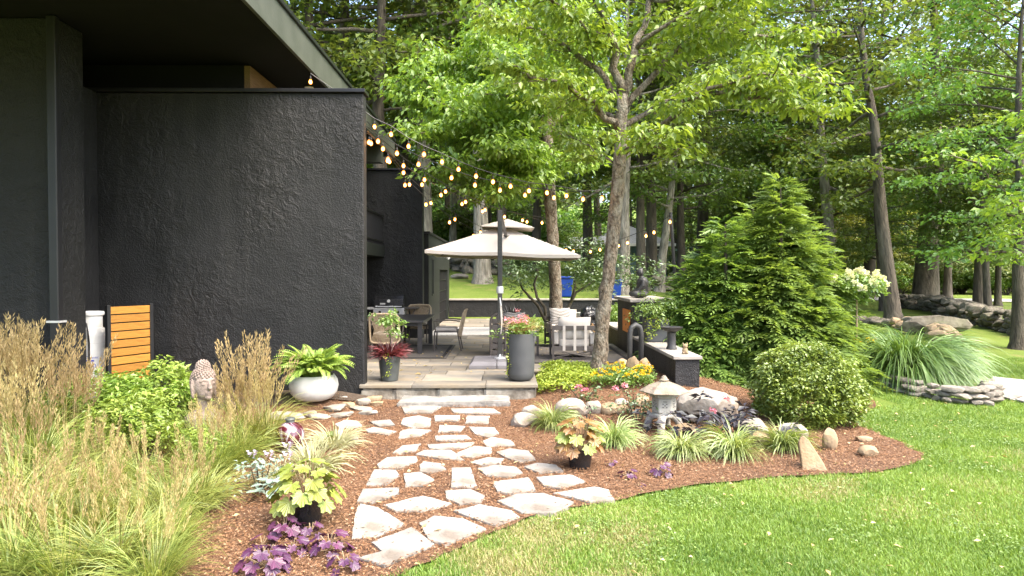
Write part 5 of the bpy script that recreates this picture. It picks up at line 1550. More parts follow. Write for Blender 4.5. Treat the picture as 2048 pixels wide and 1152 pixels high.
for i in range(26):
    px = 1690 + i * 20 + rr.uniform(-8, 8); p = G(px, 588 + rr.uniform(-3, 2))
    shrub('hedge_shrub', p, bush[i % 2], bst, [L_for2, L_for][i % 2], 'green shrub in the row at the end of the far lawn', 'shrub', 'shrubs at the end of the far lawn', rr.uniform(.7, 1.2), rr.uniform(0, 6))
p = G(1925, 588); shrub('smoke_bush', p, shrub_data(54, 4.2, 5.2, 15000, .2, .11, 40, .3), stems(55, 1, 3, 8, .08), L_pale, 'large pale cream green shrub at the end of the far lawn')
for k, (px, py, s) in enumerate([(1740, 590, 1.0), (1690, 585, .9), (1800, 586, .9)]):
    p = G(px, py); plant_tree('understory_tree', p, dense[1], M_barkd, L_yel, ['yellow green tree behind the leaning mottled trunk', 'yellow green tree behind the grey leaning trunks', 'yellow green tree behind the massive forked trunk'][k], 'yellowing trees', k * 1.3, s * .6)

# far wooded hillside, one mass
g = np.random.default_rng(99)
n = 1500
d = g.uniform(76, 120, n); px = g.uniform(300, 2700, n); X = (px - 1010) / FPX * d
hc = terrain(X, d) + g.uniform(0, 1, n) ** .8 * 16
me = foliage(g, np.stack([X, d, hc], 1), g.uniform(1.8, 3.4, n), g.uniform(.8, 1.5, n), 42, .75, .5, name='woodland')
tag(link('woodland', me, L_for), 'dense far wood covering the hillside', 'wood', kind='stuff')

# ---------------------------------------------------------------- the two patio trees
def built_tree(name, trunk, rads, limbs, label, leafm, seed, nper, L, W, clump, twig, bark=M_bark, flare=1.3, layered=.3, per=9, trunk2=()):
    g = np.random.default_rng(seed)
    base = Vector(trunk[0]); t = thing(name, base, label, 'tree')
    mb = MB()
    # subdivide the trunk for knots and a slightly wavy outline
    pts = []; rad = []
    for i in range(len(trunk) - 1):
        for j in range(5):
            f = j / 5; pts.append(Vector(trunk[i]).lerp(Vector(trunk[i + 1]), f) - base + Vector((g.normal(0, .008), g.normal(0, .008), 0))); rad.append((rads[i] + (rads[i + 1] - rads[i]) * f) * g.uniform(.95, 1.06))
    pts.append(Vector(trunk[-1]) - base); rad.append(rads[-1])
    rad[0] *= flare; pts[0].z -= .15
    mb.tube(pts, rad, 16)
    for _ in range(5):                       # knots
        k = g.integers(2, max(3, len(pts) - 3)); a = g.uniform(PI, 2 * PI)
        mb.ball(pts[k] + Vector((math.cos(a), math.sin(a), 0)) * rad[k] * .82, (rad[k] * .34, rad[k] * .34, rad[k] * .5), 8, 6)
    cl = []
    br = MB()
    for lb in limbs:
        q = [Vector(p) - base for p in lb[0]]; r0, r1 = lb[1]
        fine = []
        for i in range(len(q) - 1):
            for j in range(4):
                fine.append(q[i].lerp(q[i + 1], j / 4) + Vector((g.normal(0, .03), g.normal(0, .03), g.normal(0, .03))) * (0 if i == 0 and j == 0 else 1))
        fine.append(q[-1]); m = len(fine)
        br.tube(fine, [r0 + (r1 - r0) * i / (m - 1) for i in range(m)], 8)
        ln = sum((fine[i + 1] - fine[i]).length for i in range(m - 1))
        for j in range(max(3, int(per * ln))):
            s = .22 + .78 * (j + g.random()) / max(3, int(per * ln)); k = min(m - 2, int(s * (m - 1)))
            o_ = fine[k].lerp(fine[k + 1], s * (m - 1) - k)
            dr_ = (fine[k + 1] - fine[k]).normalized(); a = math.atan2(dr_.y, dr_.x) + g.choice([-1, 1]) * g.uniform(.3, 1.5)
            tw = bend(o_, (math.cos(a), math.sin(a), g.normal(.1, .25)), twig * g.uniform(.4, 1.25), 3, g, .15, 0)
            br.tube(tw, [.012, .009, .006, .003], 4, cap=False)
            cl += [tw[-1], tw[1].lerp(tw[2], g.random())]
        cl.append(fine[-1])
    mb.build('trunk', bark, t, smooth='all')
    br.build('branches', bark, t, smooth='all')['kind'] = 'stuff'
    cl = np.array([tuple(c) for c in cl])
    cm = foliage(g, cl, clump * g.uniform(.7, 1.3, len(cl)), clump * layered, nper, L, W, droop=.55)
    link('crown', cm, leafm, t)
    return t
T1 = [D(1194, 756, 10.9), D(1203, 660, 10.9), D(1216, 560, 10.9), D(1231, 430, 10.9), D(1240, 310, 10.9), D(1245, 190, 10.9)]
F0 = T1[-1]
l1 = [([F0, D(1225, 90, 10.8), D(1190, 0, 10.6), D(1160, -120, 10.4)], (.075, .03)), ([F0, D(1270, 100, 11), D(1300, 0, 11.3), D(1330, -120, 11.5)], (.075, .03)),
      ([D(1243, 312, 10.9), D(1310, 260, 10.6), D(1390, 190, 10.3), D(1500, 150, 10), D(1610, 150, 9.8)], (.06, .012)),
      ([D(1390, 190, 10.3), D(1480, 185, 10.2), D(1570, 215, 10), D(1640, 225, 9.9)], (.04, .008)),
      ([D(1250, 215, 10.9), D(1340, 110, 11), D(1450, 70, 11.1), D(1580, 70, 11.1)], (.06, .01)),
      ([D(1250, 250, 10.9), D(1330, 200, 12), D(1420, 150, 13)], (.05, .01)),
      ([D(1238, 262, 10.9), D(1180, 205, 10.6), D(1110, 160, 10.3), D(1020, 130, 10.1)], (.06, .01)),
      ([D(1243, 200, 10.9), D(1170, 120, 10.9), D(1080, 60, 11), D(980, 30, 11.2)], (.06, .01)),
      ([D(1238, 240, 10.9), D(1160, 210, 11.8), D(1090, 190, 12.5)], (.04, .01)),
      ([D(1240, 300, 10.9), D(1290, 290, 10.2), D(1320, 285, 9.9)], (.025, .006)),
      ([D(1225, 90, 10.8), D(1130, 20, 10.2), D(1040, -40, 9.8)], (.04, .01)), ([D(1300, 0, 11.3), D(1420, -20, 11), D(1540, -30, 10.7)], (.04, .01)), ([D(1270, 100, 11), D(1380, 20, 10.4), D(1490, 0, 10)], (.04, .01)),
      ([D(1232, 330, 10.9), D(1180, 290, 11.3), D(1140, 270, 11.8)], (.02, .006))]
t1 = built_tree('dogwood_tree', T1, [.13, .116, .106, .104, .108, .09], l1, 'big dogwood with grey knotted trunk beside the patio, string light tied to it', L_dog, 61, 26, .12, .06, .3, .55, per=8)
T2 = [D(1113, 640, 16), D(1110, 560, 16), D(1104, 450, 16), D(1097, 350, 16), D(1096, 300, 16), D(1094, 230, 16)]
ends = [(830, 150, 15), (818, 190, 15.5), (845, 270, 14.6), (900, 340, 14.2), (965, 390, 14.4), (880, 110, 16), (950, 70, 15), (1020, 30, 16), (1100, 0, 15), (1180, 60, 17), (1190, 150, 17.5), (1000, 300, 13.6), (1150, 270, 17.5), (1000, 190, 13.4), (920, 220, 13.8), (870, 230, 17.4), (960, 260, 18), (940, 150, 17.5), (1060, 110, 13.2), (1050, 370, 14.4), (1150, 330, 15.2), (905, 290, 16.2), (1010, 400, 17)]
l2 = []
for i, (px, py, dd) in enumerate(ends):
    e = D(px, py, dd); s = T2[3].lerp(T2[5], (i * .37) % 1) if py > 120 else T2[5]
    if py > 300: s = T2[2].lerp(T2[3], .8)
    mid_ = s.lerp(e, .5) + Vector((0, 0, .28 if py > 150 else .1))
    l2.append(([s, mid_, e], (.06, .01)))
built_tree('dogwood_tree', T2, [.16, .14, .135, .14, .14, .1], l2, 'bright green leafy tree behind the umbrella with slim brown trunk', L_dog2, 62, 30, .15, .075, .42, .7, M_bark)

# twisted rhododendrons behind the chairs
def rhod(pts_list, crown_pts, label, seed):
    g = np.random.default_rng(seed); base = Vector(pts_list[0][0]); t = thing('rhododendron', base, label, 'shrub')
    mb = MB()
    for pl in pts_list:
        q = [Vector(p) - base for p in pl]; n = len(q)
        mb.tube(q, [.05 * (1 - .6 * i / (n - 1)) for i in range(n)], 7)
    mb.build('stem', M_barkd, t, smooth='all')
    C = np.array([tuple(Vector(c) - base) for c in crown_pts])
    C = np.repeat(C, 5, 0) + g.normal(0, .28, (len(C) * 5, 3)) * [1, 1, .7]
    link('foliage', foliage(g, C, .26, .16, 26, .12, .05, droop=.05), L_rhod, t)
d_ = 19.0
rhod([[D(1092, 645, d_), D(1075, 610, d_), D(1058, 592, d_), D(1045, 578, d_), D(1036, 556, d_)], [D(1092, 645, d_), D(1090, 615, d_), D(1074, 595, d_), D(1068, 568, d_), D(1076, 545, d_), D(1070, 520, d_)]],
     [D(x, y, d_ + k) for x, y, k in [(1022, 540, 0), (1035, 525, .4), (1050, 520, -.3), (1040, 555, -.2), (1065, 515, .2), (1085, 530, 0), (1090, 550, -.4), (1075, 570, .3), (1020, 560, .4), (1055, 545, -.5), (1012, 520, .3), (1095, 512, 0)]], 'twisted rhododendron with bare crooked stems beside the umbrella', 71)
rhod([[D(1128, 632, d_), D(1142, 605, d_), D(1152, 585, d_), D(1172, 573, d_), D(1190, 560, d_)], [D(1142, 605, d_), D(1150, 575, d_), D(1148, 545, d_)]],
     [D(x, y, d_ + k) for x, y, k in [(1140, 530, 0), (1155, 515, .3), (1170, 530, -.3), (1185, 545, .2), (1200, 525, 0), (1165, 555, -.4), (1190, 570, .3), (1210, 540, -.2), (1145, 550, .4), (1180, 510, -.4), (1215, 560, .2), (1160, 500, 0)]], 'twisted rhododendron with low crooked branch behind the big trunk', 72)
rhod([[D(1262, 600, 20), D(1262, 570, 20), D(1260, 545, 20)]], [D(x, y, 20 + k) for x, y, k in [(1255, 540, 0), (1270, 525, .4), (1290, 545, -.3), (1262, 560, .2), (1305, 560, 0), (1310, 580, -.3), (1250, 520, .3), (1240, 560, -.2), (1280, 570, 0)]], 'bushy rhododendron behind the seated statue', 73)

# ---------------------------------------------------------------- evergreens of feathery sprays
def evergreen_data(seed, H, Rb, nspray, leaflet=.1):
    g = np.random.default_rng(seed)
    t = np.clip(1 - g.random(nspray) ** .62, 0, .995)
    az = g.uniform(0, 2 * PI, nspray)
    nl = 6                                             # one tall leader and several lower, offset ones
    ld = g.choice(nl, nspray, p=[.3] + [.7 / (nl - 1)] * (nl - 1))
    la = np.arange(nl) * 2.4 + seed; lr = np.array([0] + [Rb * .72] * (nl - 1)) * g.uniform(.75, 1.15, nl); lh = np.array([1.0] + list(g.uniform(.42, .82, nl - 1))); lb = np.array([.72] + list(g.uniform(.5, .68, nl - 1)))
    whorl = .82 + .36 * np.sin(az * 5 + t * 34 + ld) * np.cos(az * 3 - t * 19)
    r_ = Rb * lb[ld] * (1 - t) ** .66 * whorl * np.sqrt(g.uniform(.3, 1.0, nspray)) + .05
    B = np.stack([np.cos(az) * r_ + np.cos(la[ld]) * lr[ld] * (1 - .45 * t), np.sin(az) * r_ + np.sin(la[ld]) * lr[ld] * (1 - .45 * t), t * H * lh[ld]], 1)
    K = 11
    el = -.18 + .7 * t + g.normal(0, .2, nspray)
    out = np.stack([np.cos(az) * np.cos(el), np.sin(az) * np.cos(el), np.sin(el)], 1)
    side = np.stack([-np.sin(az), np.cos(az), g.normal(0, .35, nspray)], 1); side = unit(side)
    nrm = unit(np.cross(out, side)); nrm *= np.sign(nrm[:, 2:3] + 1e-6)
    sl = g.uniform(.26, .56, nspray) * (1 - .35 * t)
    Cs = []; As = []; Ns = []; Ls = []
    for k in range(K):
        s = (k // 2) / (K // 2)
        sg = 0 if k == K - 1 else (1 if k % 2 else -1)
        p = B + out * (sl * s * .8)[:, None] - np.array([0, 0, 1]) * (sl * s * s * .35)[:, None]
        a = unit(out * (.75 + .3 * s) + side * sg * (.95 - .3 * s) - np.array([0, 0, .25]) + g.normal(0, .08, (nspray, 3)))
        Cs.append(p); As.append(a); Ns.append(nrm); Ls.append(sl * (.5 - .2 * s) * g.uniform(.8, 1.2, nspray))
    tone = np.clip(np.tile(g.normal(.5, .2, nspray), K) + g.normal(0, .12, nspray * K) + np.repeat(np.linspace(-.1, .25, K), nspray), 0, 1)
    L_ = np.concatenate(Ls)
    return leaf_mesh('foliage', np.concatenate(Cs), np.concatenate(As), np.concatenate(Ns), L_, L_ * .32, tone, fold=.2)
for k, (px, d, top, rb, ns, lab) in enumerate([(1450, 12.6, 432, 1.2, 4600, 'shorter feathery evergreen beside the low black wall'), (1560, 12.5, 355, 1.3, 6800, 'tallest feathery evergreen behind the clipped round shrub'), (1505, 14.4, 400, 1.3, 3000, 'feathery evergreen standing behind the other two')]):
    x = D(px, 548, d).x; z = TZ(x, d); H = D(px, top, d).z - z
    t = thing('evergreen', (x, d, z), lab, 'evergreen', 'feathery evergreens')
    MB().tube([(0, 0, -.1), (.02, 0, H * .5), (0, 0, H * .95)], [.09, .05, .01], 8).build('trunk', M_barkd, t)
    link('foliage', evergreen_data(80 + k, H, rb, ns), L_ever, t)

# ---------------------------------------------------------------- clipped shrub, hydrangea, fountain grasses
p = G(1648, 862); p.y += .5; p = on(p.x, p.y, -.06)
bxd = shrub_data(91, .72, 1.05, 36000, .045, .027, 100, .2, -.6)
shrub('round_shrub', p, bxd, stems(92, .3, .7, 9, .02), L_box, 'rounded clipped yellow green shrub at the lawn edge')
hp = D(1712, 740, 12.2); hyd = thing('hydrangea_standard', on(hp.x, 12.2), 'white flowering hydrangea grown as a little tree in a dark pot', 'potted tree')
hs_ = 12.2 / FPX
zt = lambda py: D(1712, py, 12.2).z - hyd.location.z
MB().lathe([(0, 0), (.14, 0), (.15, .02), (.19, zt(692)), (.18, zt(692)), (.16, zt(700)), (0, zt(700))], 24, cap=False).build('pot', M_planter, hyd, smooth=True).location = (.12, 0, 0)
MB().tube([(0, 0, .3), (.005, 0, zt(650)), (0, 0, zt(598))], [.017, .015, .013], 8).build('stem', M_rocktan, hyd)
g = np.random.default_rng(93)
cz = zt(574)
C = unit(g.normal(0, 1, (46, 3))) * (g.random((46, 1)) ** .4) * [.46, .46, .28] + [0, 0, cz]
link('foliage', foliage(g, C, .13, .1, 34, .085, .045, .3), L_shrub, hyd)
hmd = foliage(g, np.array([[0, 0, .0], [0, 0, .05], [0, 0, .09]]), np.array([.055, .045, .025]), .03, 34, .028, .024, 0.0, name='flower_head'); hmd.materials.append(L_hyd)
for i in range(44):
    v = unit(g.normal(0, 1, (1, 3)))[0]; v[2] = abs(v[2]) * 1.0 - .15
    o = link('flower_head', hmd, None, hyd); o.location = (v[0] * .5, v[1] * .5, cz + v[2] * .3)
    o.rotation_euler = (-v[1] * .8, v[0] * .8, g.uniform(0, 6)); o.scale = (g.uniform(.8, 1.3),) * 3
C = np.stack([g.uniform(-.12, .32, 14), g.uniform(-.2, .2, 14), zt(692) + g.uniform(0, .1, 14)], 1)
link('foliage', foliage(g, C, .07, .06, 22, .05, .03), L_shrub, hyd)
link('blossom', foliage(g, C + [0, 0, .07], .05, .03, 5, .03, .03), L_gold, hyd)
def grass_clump(seed, n, L, W, spread, up, droop, K=5, ls=.25, sw=.5):
    g = np.random.default_rng(seed)
    az = g.uniform(0, 2 * PI, n); r_ = spread * np.sqrt(g.random(n))
    B = np.stack([np.cos(az) * r_, np.sin(az) * r_, np.zeros(n)], 1)
    az2 = az + g.normal(0, sw, n)
    return blade_mesh('blades', B, az2, L * g.uniform(1 - ls * 2, 1 + ls, n), W * g.uniform(.7, 1.3, n), g.uniform(up[0], up[1], n), g.uniform(droop[0], droop[1], n), np.clip(g.normal(.5, .27, n), 0, 1), K, seed=seed)
for k, (px, py, s, lab, sd_) in enumerate([(1872, 788, 1.0, 'huge arching fountain grass behind the dry stone edging', 1), (1745, 742, .82, 'smaller arching fountain grass behind the hydrangea pot', 2)]):
    p = G(px, py); p = on(p.x, p.y + .85)
    o = link('fountain_grass', grass_clump(110 + sd_, 2800, 1.45, .022, .24, (.75, 1.56), (1.9, 2.9), 9, .25, .9), L_fount)
    o.location = p; o.scale = (s * .98, s * .98, s * 1.0); tag(o, lab, 'ornamental grass', 'fountain grasses')
lir = [grass_clump(120 + i, 520, .54, .014, .07, (.6, 1.5), (1.6, 2.9), 6) for i in range(2)]
for k, (px, py, s, lab) in enumerate([(1106, 880, 1.0, 'variegated grass tuft before the white boulders'), (1228, 915, 1.0, 'variegated grass tuft beside the rusty leaved pot'), (1364, 938, 1.0, 'variegated grass tuft before the stone lantern'),
                                      (1466, 938, 1.1, 'variegated grass tuft before the dark leaved plant'), (1566, 925, 1.1, 'variegated grass tuft beside the leaning stone shard')]):
    p = G(px, py - 22); o = link('grass_tuft', lir[k % 2], L_lir if k == 0 else None); o.location = p; o.scale = (s * .74, s * .74, s * .82); o.rotation_euler = (0, 0, k * 1.1); tag(o, lab, 'grass tuft', 'variegated grass tufts')
    if not o.data.materials: o.data.materials.append(L_lir)
crm = grass_clump(125, 260, .42, .011, .1, (.4, 1.4), (1.0, 2.2), 4)
crm.materials.append(L_cream)
for k, (px, py, s, lab) in enumerate([(625, 965, 1.15, 'cream variegated grass beside the chartreuse leaves'), (668, 918, .95, 'cream variegated grass spilling onto the mulch path'), (560, 990, .7, 'small cream variegated grass near the blue hosta')]):
    o = link('cream_grass', crm, None); o.location = G(px, py - 20); o.scale = (s,) * 3; o.rotation_euler = (0, 0, k * 2); tag(o, lab, 'ornamental grass', 'cream grasses')

# ---------------------------------------------------------------- feather reed grass on the left
def reed_data(seed, n=230, stems_=34, H=1.35):
    g = np.random.default_rng(seed)
    az = g.uniform(0, 2 * PI, n); r_ = .16 * np.sqrt(g.random(n))
    B = np.stack([np.cos(az) * r_, np.sin(az) * r_, np.zeros(n)], 1)
    bl = blade_mesh('blades', B, az + g.normal(0, .5, n), g.uniform(.5, 1.05, n), g.uniform(.008, .015, n), g.uniform(.8, 1.5, n), g.uniform(.6, 2.2, n), np.clip(g.normal(.5, .25, n), 0, 1), 5, seed=seed)
    m = stems_
    az = g.uniform(0, 2 * PI, m); r_ = .14 * np.sqrt(g.random(m))
    B = np.stack([np.cos(az) * r_, np.sin(az) * r_, np.zeros(m)], 1); ln = H * g.uniform(.78, 1.08, m); tilt = np.abs(g.normal(.1, .14, m)); a2 = az + g.normal(0, .6, m); bow = g.uniform(0, .3, m)
    st_ = blade_mesh('stalks', B, a2, ln, np.full(m, .006), PI / 2 - tilt, bow, g.random(m), 5, seed=seed + 1)
    # plume: little bristles up the last third of each stalk
    C = []; A = []
    nb_ = 46
    for i in range(m):
        s = np.linspace(.7, 1.0, nb_)
        ang = PI / 2 - tilt[i] - bow[i] * (s * .5) ** 1.3
        h = ln[i] * s
        P_ = np.stack([B[i, 0] + np.cos(a2[i]) * np.cos(ang) * h, B[i, 1] + np.sin(a2[i]) * np.cos(ang) * h, np.sin(ang) * h], 1)
        rr_ = .016 * np.sin(np.clip((s - .68) / .34, 0, 1) * PI) + .003
        th = g.uniform(0, 2 * PI, nb_)
        P_ += np.stack([np.cos(th) * rr_, np.sin(th) * rr_, np.zeros(nb_)], 1)
        C.append(P_); A.append(np.stack([np.cos(th) * .3 + np.cos(a2[i]) * np.cos(ang), np.sin(th) * .3 + np.sin(a2[i]) * np.cos(ang), np.ones(nb_)], 1))
    C = np.concatenate(C); A = np.concatenate(A); k = len(C)
    pl = leaf_mesh('plumes', C, A, g.normal(0, 1, (k, 3)), g.uniform(.035, .07, k), g.uniform(.008, .014, k), np.clip(g.normal(.5, .25, k), 0, 1))
    bl.materials.append(L_feather); st_.materials.append(L_plume); pl.materials.append(L_plume)
    return bl, st_, pl
reeds = [reed_data(130), reed_data(133, 260, 36, 1.25), reed_data(136, 520, 10, 1.05)]
RP = [(-25, 7.4, 0, 1.05), (30, 7.3, 1, 1.08), (85, 7.4, 0, 1.0), (128, 7.2, 1, .85), (5, 6.5, 1, .85), (70, 6.4, 2, .8), (140, 6.2, 2, .66), (205, 6.3, 2, .55), (30, 5.6, 2, .75), (115, 5.5, 2, .62), (200, 5.6, 2, .6), (285, 6.0, 2, .56), (-20, 4.9, 2, .75), (75, 4.8, 2, .64), (165, 4.8, 2, .6), (260, 5.0, 2, .58), (345, 5.4, 2, .55), (385, 6.2, 2, .55), (20, 4.3, 2, .66), (120, 4.2, 2, .6), (225, 4.35, 2, .58), (325, 4.7, 2, .56), (450, 7.6, 1, .72), (498, 7.6, 0, .92), (530, 7.7, 1, .7), (430, 6.6, 2, .6), (470, 7.0, 2, .62), (400, 5.6, 2, .5), (300, 4.2, 2, .5), (396, 7.05, 2, .62), (425, 7.1, 2, .55)]
for k, (px, d, kind_, s) in enumerate(RP):
    x = D(px, 548, d).x
    lab = 'feather reed grass with upright tan plumes among the clumps before the black wall' if kind_ < 2 else 'arching reed grass with loose tan plumes among the clumps beside the mulch path'
    t = thing('reed_grass', on(x, d), lab, 'ornamental grass', 'reed grasses, upright' if kind_ < 2 else 'reed grasses, arching', k * 1.7)
    t.scale = (s * 1.05, s * 1.05, s)
    if px > 380: t.rotation_euler = (0, .1, k * 1.7)
    for nm, me in zip(('blades', 'stalks', 'plumes'), reeds[kind_]): link(nm, me, None, t)

# leafy shrubs behind the grasses
az_ = [shrub_data(141, .42, .75, 2200, .07, .028, 30, .26), shrub_data(142, .38, .7, 2000, .07, .028, 26, .26)]
azs = stems(143, .2, .5, 6, .012)
for k, (px, d, s, lab) in enumerate([(185, 8.0, 1.05, 'fresh green shrub before the propane cylinder'), (250, 7.8, 1.1, 'fresh green shrub before the slatted screen'), (320, 8.1, 1.2, 'fresh green shrub with upright shoots beside the slatted screen'), (352, 7.9, .95, 'fresh green shrub beside the stone head'),
                                     (285, 7.1, .95, 'fresh green shrub among the reed grasses'), (220, 6.9, .9, 'fresh green shrub behind the arching reed grass'), (400, 6.7, .6, 'fresh green shrub below the stone head'), (120, 7.9, .9, 'fresh green shrub below the downspout')]):
    x = D(px, 548, d).x
    shrub('leafy_shrub', on(x, d), az_[k % 2], azs, L_azal, lab, 'shrub', 'fresh green shrubs', s, k * .9)

# ---------------------------------------------------------------- fern, pots
def frond(seed, L, droop):
    g = np.random.default_rng(seed); K = 22
    t = (np.arange(K) + .5) / K
    ang = 1.15 - droop * t ** 1.2
    x = np.cumsum(np.cos(ang)) * L / K; z = np.cumsum(np.sin(ang)) * L / K
    ll = .075 * np.sin(np.clip(t * .95 + .08, 0, 1) * PI) ** .6 + .01
    C = []; A = []; N_ = []; Ls = []
    for s in (-1, 1):
        C.append(np.stack([x, np.zeros(K), z], 1)); A.append(np.stack([np.full(K, .45) * np.cos(ang), np.full(K, float(s)), .45 * np.sin(ang) - .15], 1)); N_.append(np.stack([-np.sin(ang), np.zeros(K), np.cos(ang)], 1)); Ls.append(ll)
    me = leaf_mesh('frond', np.concatenate(C), np.concatenate(A), np.concatenate(N_), np.concatenate(Ls), np.concatenate(Ls) * .42, g.uniform(.3, .9, 2 * K), fold=.1)
    me.materials.append(L_fern); return me
frs = [frond(150, .5, 1.4), frond(151, .58, 1.9), frond(152, .42, .9), frond(153, .5, 2.3)]
g = np.random.default_rng(154)
for i in range(150):
    o = link('frond', frs[i % 4], None, bowl); a = g.uniform(0, 6.28)
    o.location = (.09 * math.cos(a), .09 * math.sin(a), .3); o.rotation_euler = (g.normal(0, .25), g.uniform(-.75, .2), a); o.scale = (g.uniform(.8, 1.15),) * 3
# tall planter flowers
C = g.normal(0, 1, (26, 3)) * [.1, .1, .05] + [0, 0, .78]
link('foliage', foliage(g, C, .09, .07, 24, .075, .03, -.2), L_shrub, tallp)
n = 150; az = g.uniform(0, 6.28, n); B = np.stack([np.cos(az) * .08, np.sin(az) * .08, np.full(n, .7)], 1)
link('blades', blade_mesh('blades', B, az, g.uniform(.2, .38, n), np.full(n, .008), g.uniform(.6, 1.4, n), g.uniform(.3, 1.6, n), g.random(n), 4), L_blush, tallp)
C = g.normal(0, 1, (16, 3)) * [.11, .09, .06] + [-.04, -.04, .9]
link('blossom', foliage(g, C, .035, .03, 14, .03, .026), L_pink, tallp)
C = np.stack([-.2 + g.normal(0, .02, 12), -.12 + g.normal(0, .02, 12), np.linspace(.68, .1, 12)], 1)
link('trailing_vine', foliage(g, C, .03, .03, 5, .04, .028), L_lime, tallp)
# coleus pot: mound, stem, little clipped head
n = 420; az = g.uniform(0, 6.28, n); B = np.stack([np.cos(az) * .06, np.sin(az) * .06, np.full(n, .34)], 1)
link('coleus', blade_mesh('coleus', B, az, g.uniform(.18, .36, n), g.uniform(.014, .026, n), g.uniform(.3, 1.3, n), g.uniform(.5, 1.6, n), g.random(n), 4), L_cole, pot2)
MB().tube([(0, 0, .3), (.02, 0, .5), (.01, 0, .72)], .011, 6).build('stem', M_barkd, pot2)
C = np.concatenate([g.normal(0, 1, (20, 3)) * [.08, .08, .06] + [.01, 0, .92], g.normal(0, 1, (8, 3)) * [.04, .04, .07] + [.15, 0, .87], g.normal(0, 1, (4, 3)) * [.03, .03, .03] + [.01, 0, .74]])
link('foliage', foliage(g, C, .06, .05, 15, .05, .034), L_shrub, pot2)
C = np.stack([.02 + g.normal(0, .025, 12), -.19 + g.normal(0, .015, 12), np.linspace(.42, .08, 12)], 1)
link('trailing_vine', foliage(g, C, .03, .02, 4, .035, .028), L_lime, pot2)
# box planter trailing greens
C = g.normal(0, 1, (34, 3)) * [.2, .16, .11] + [0, -.02, .58]
link('foliage', foliage(g, C, .12, .09, 30, .065, .03, .3), L_shrub, bx)
C = np.concatenate([np.stack([np.full(9, x_) + g.normal(0, .02, 9), np.full(9, -.23) + g.normal(0, .02, 9), np.linspace(.42, .42 - l_, 9)], 1) for x_, l_ in ((-.16, .38), (-.08, .3), (.0, .15), (.12, .2), (-.2, .46))])
link('trailing_vine', foliage(g, C, .04, .03, 5, .04, .03), L_lime, bx)
# dark strap plant in a grey pot behind the lounge
dpx = D(1022, 620, 17.2)
dp_ = thing('strap_leaf_pot', (dpx.x, 17.2, PZ + .004), 'dark strap leaved plant in a grey pot behind the umbrella mast', 'potted plant')
MB().lathe([(0, 0), (.16, 0), (.22, .45), (.2, .45), (.19, .4), (0, .4)], 20, cap=False).build('pot', M_galv, dp_, smooth=True)
n = 120; az = g.uniform(0, 6.28, n); B = np.stack([np.cos(az) * .06, np.sin(az) * .06, np.full(n, .4)], 1)
link('blades', blade_mesh('blades', B, az, g.uniform(.25, .5, n), g.uniform(.02, .035, n), g.uniform(.7, 1.5, n), g.uniform(.2, 1.5, n), g.random(n), 4), L_dark, dp_)

# ---------------------------------------------------------------- ground covers and flower patches
def cover(name, poly_px, n, L, W, h, leafm, label, seed, cat='ground cover', mound=0.0, gz=None):
    g = np.random.default_rng(seed)
    pts = [G(*p) for p in poly_px] if gz is None else [P(*p, gz) for p in poly_px]
    poly = [(p.x, p.y) for p in pts]
    x0, x1 = min(p[0] for p in poly), max(p[0] for p in poly); y0, y1 = min(p[1] for p in poly), max(p[1] for p in poly)
    X = g.uniform(x0, x1, n * 4); Y = g.uniform(y0, y1, n * 4); ok = pip(poly, X, Y); X = X[ok][:n]; Y = Y[ok][:n]; k = len(X)
    lump = .5 + .5 * np.sin(X * 9 + 1) * np.sin(Y * 11)
    Z = terrain(X, Y) + .03 + (g.random(k) ** .6) * h * (.55 + .45 * lump)
    az = g.uniform(0, 2 * PI, k); el = g.normal(.25, .4, k)
    A = np.stack([np.cos(az) * np.cos(el), np.sin(az) * np.cos(el), np.sin(el)], 1); Nn = np.stack([g.normal(0, .5, k), g.normal(0, .5, k), np.ones(k)], 1)
    s = g.uniform(.7, 1.3, k)
    o = link(name, leaf_mesh(name, np.stack([X, Y, Z], 1), A, Nn, L * s, W * s, np.clip(g.normal(.5, .25, k), 0, 1)), leafm)
    return tag(o, label, cat, kind='stuff'), (X, Y, Z)
cover('lime_ground_cover', [(1076, 794), (1130, 790), (1190, 775), (1196, 752), (1185, 742), (1080, 742), (1074, 765)], 5200, .045, .03, .14, L_lime, 'bright lime green ground cover beside the patio edge', 160)
o_, (X, Y, Z) = cover('marigold_patch', [(1180, 780), (1240, 784), (1300, 782), (1312, 768), (1290, 752), (1220, 754)], 3200, .045, .022, .2, L_shrub, 'green mound of yellow marigolds before the tree foot', 161, 'flower bed')
g = np.random.default_rng(162)
sel = g.choice(len(X), 70, replace=False)
fl = foliage(g, np.stack([X[sel], Y[sel], terrain(X[sel], Y[sel]) + .2 + g.uniform(0, .06, 70)], 1), .02, .012, 14, .028, .022, -.2, name='blossom')
tag(link('marigold_blossom', fl, L_gold, None), 'yellow orange marigold blossoms before the tree foot', 'flowers', kind='stuff')
cover('pachysandra', [(1000, 660), (1060, 668), (1150, 660), (1240, 650), (1240, 618), (1120, 612), (1010, 622)], 6000, .1, .05, .3, L_shrub, 'leafy green ground cover behind the lounge chairs', 163)

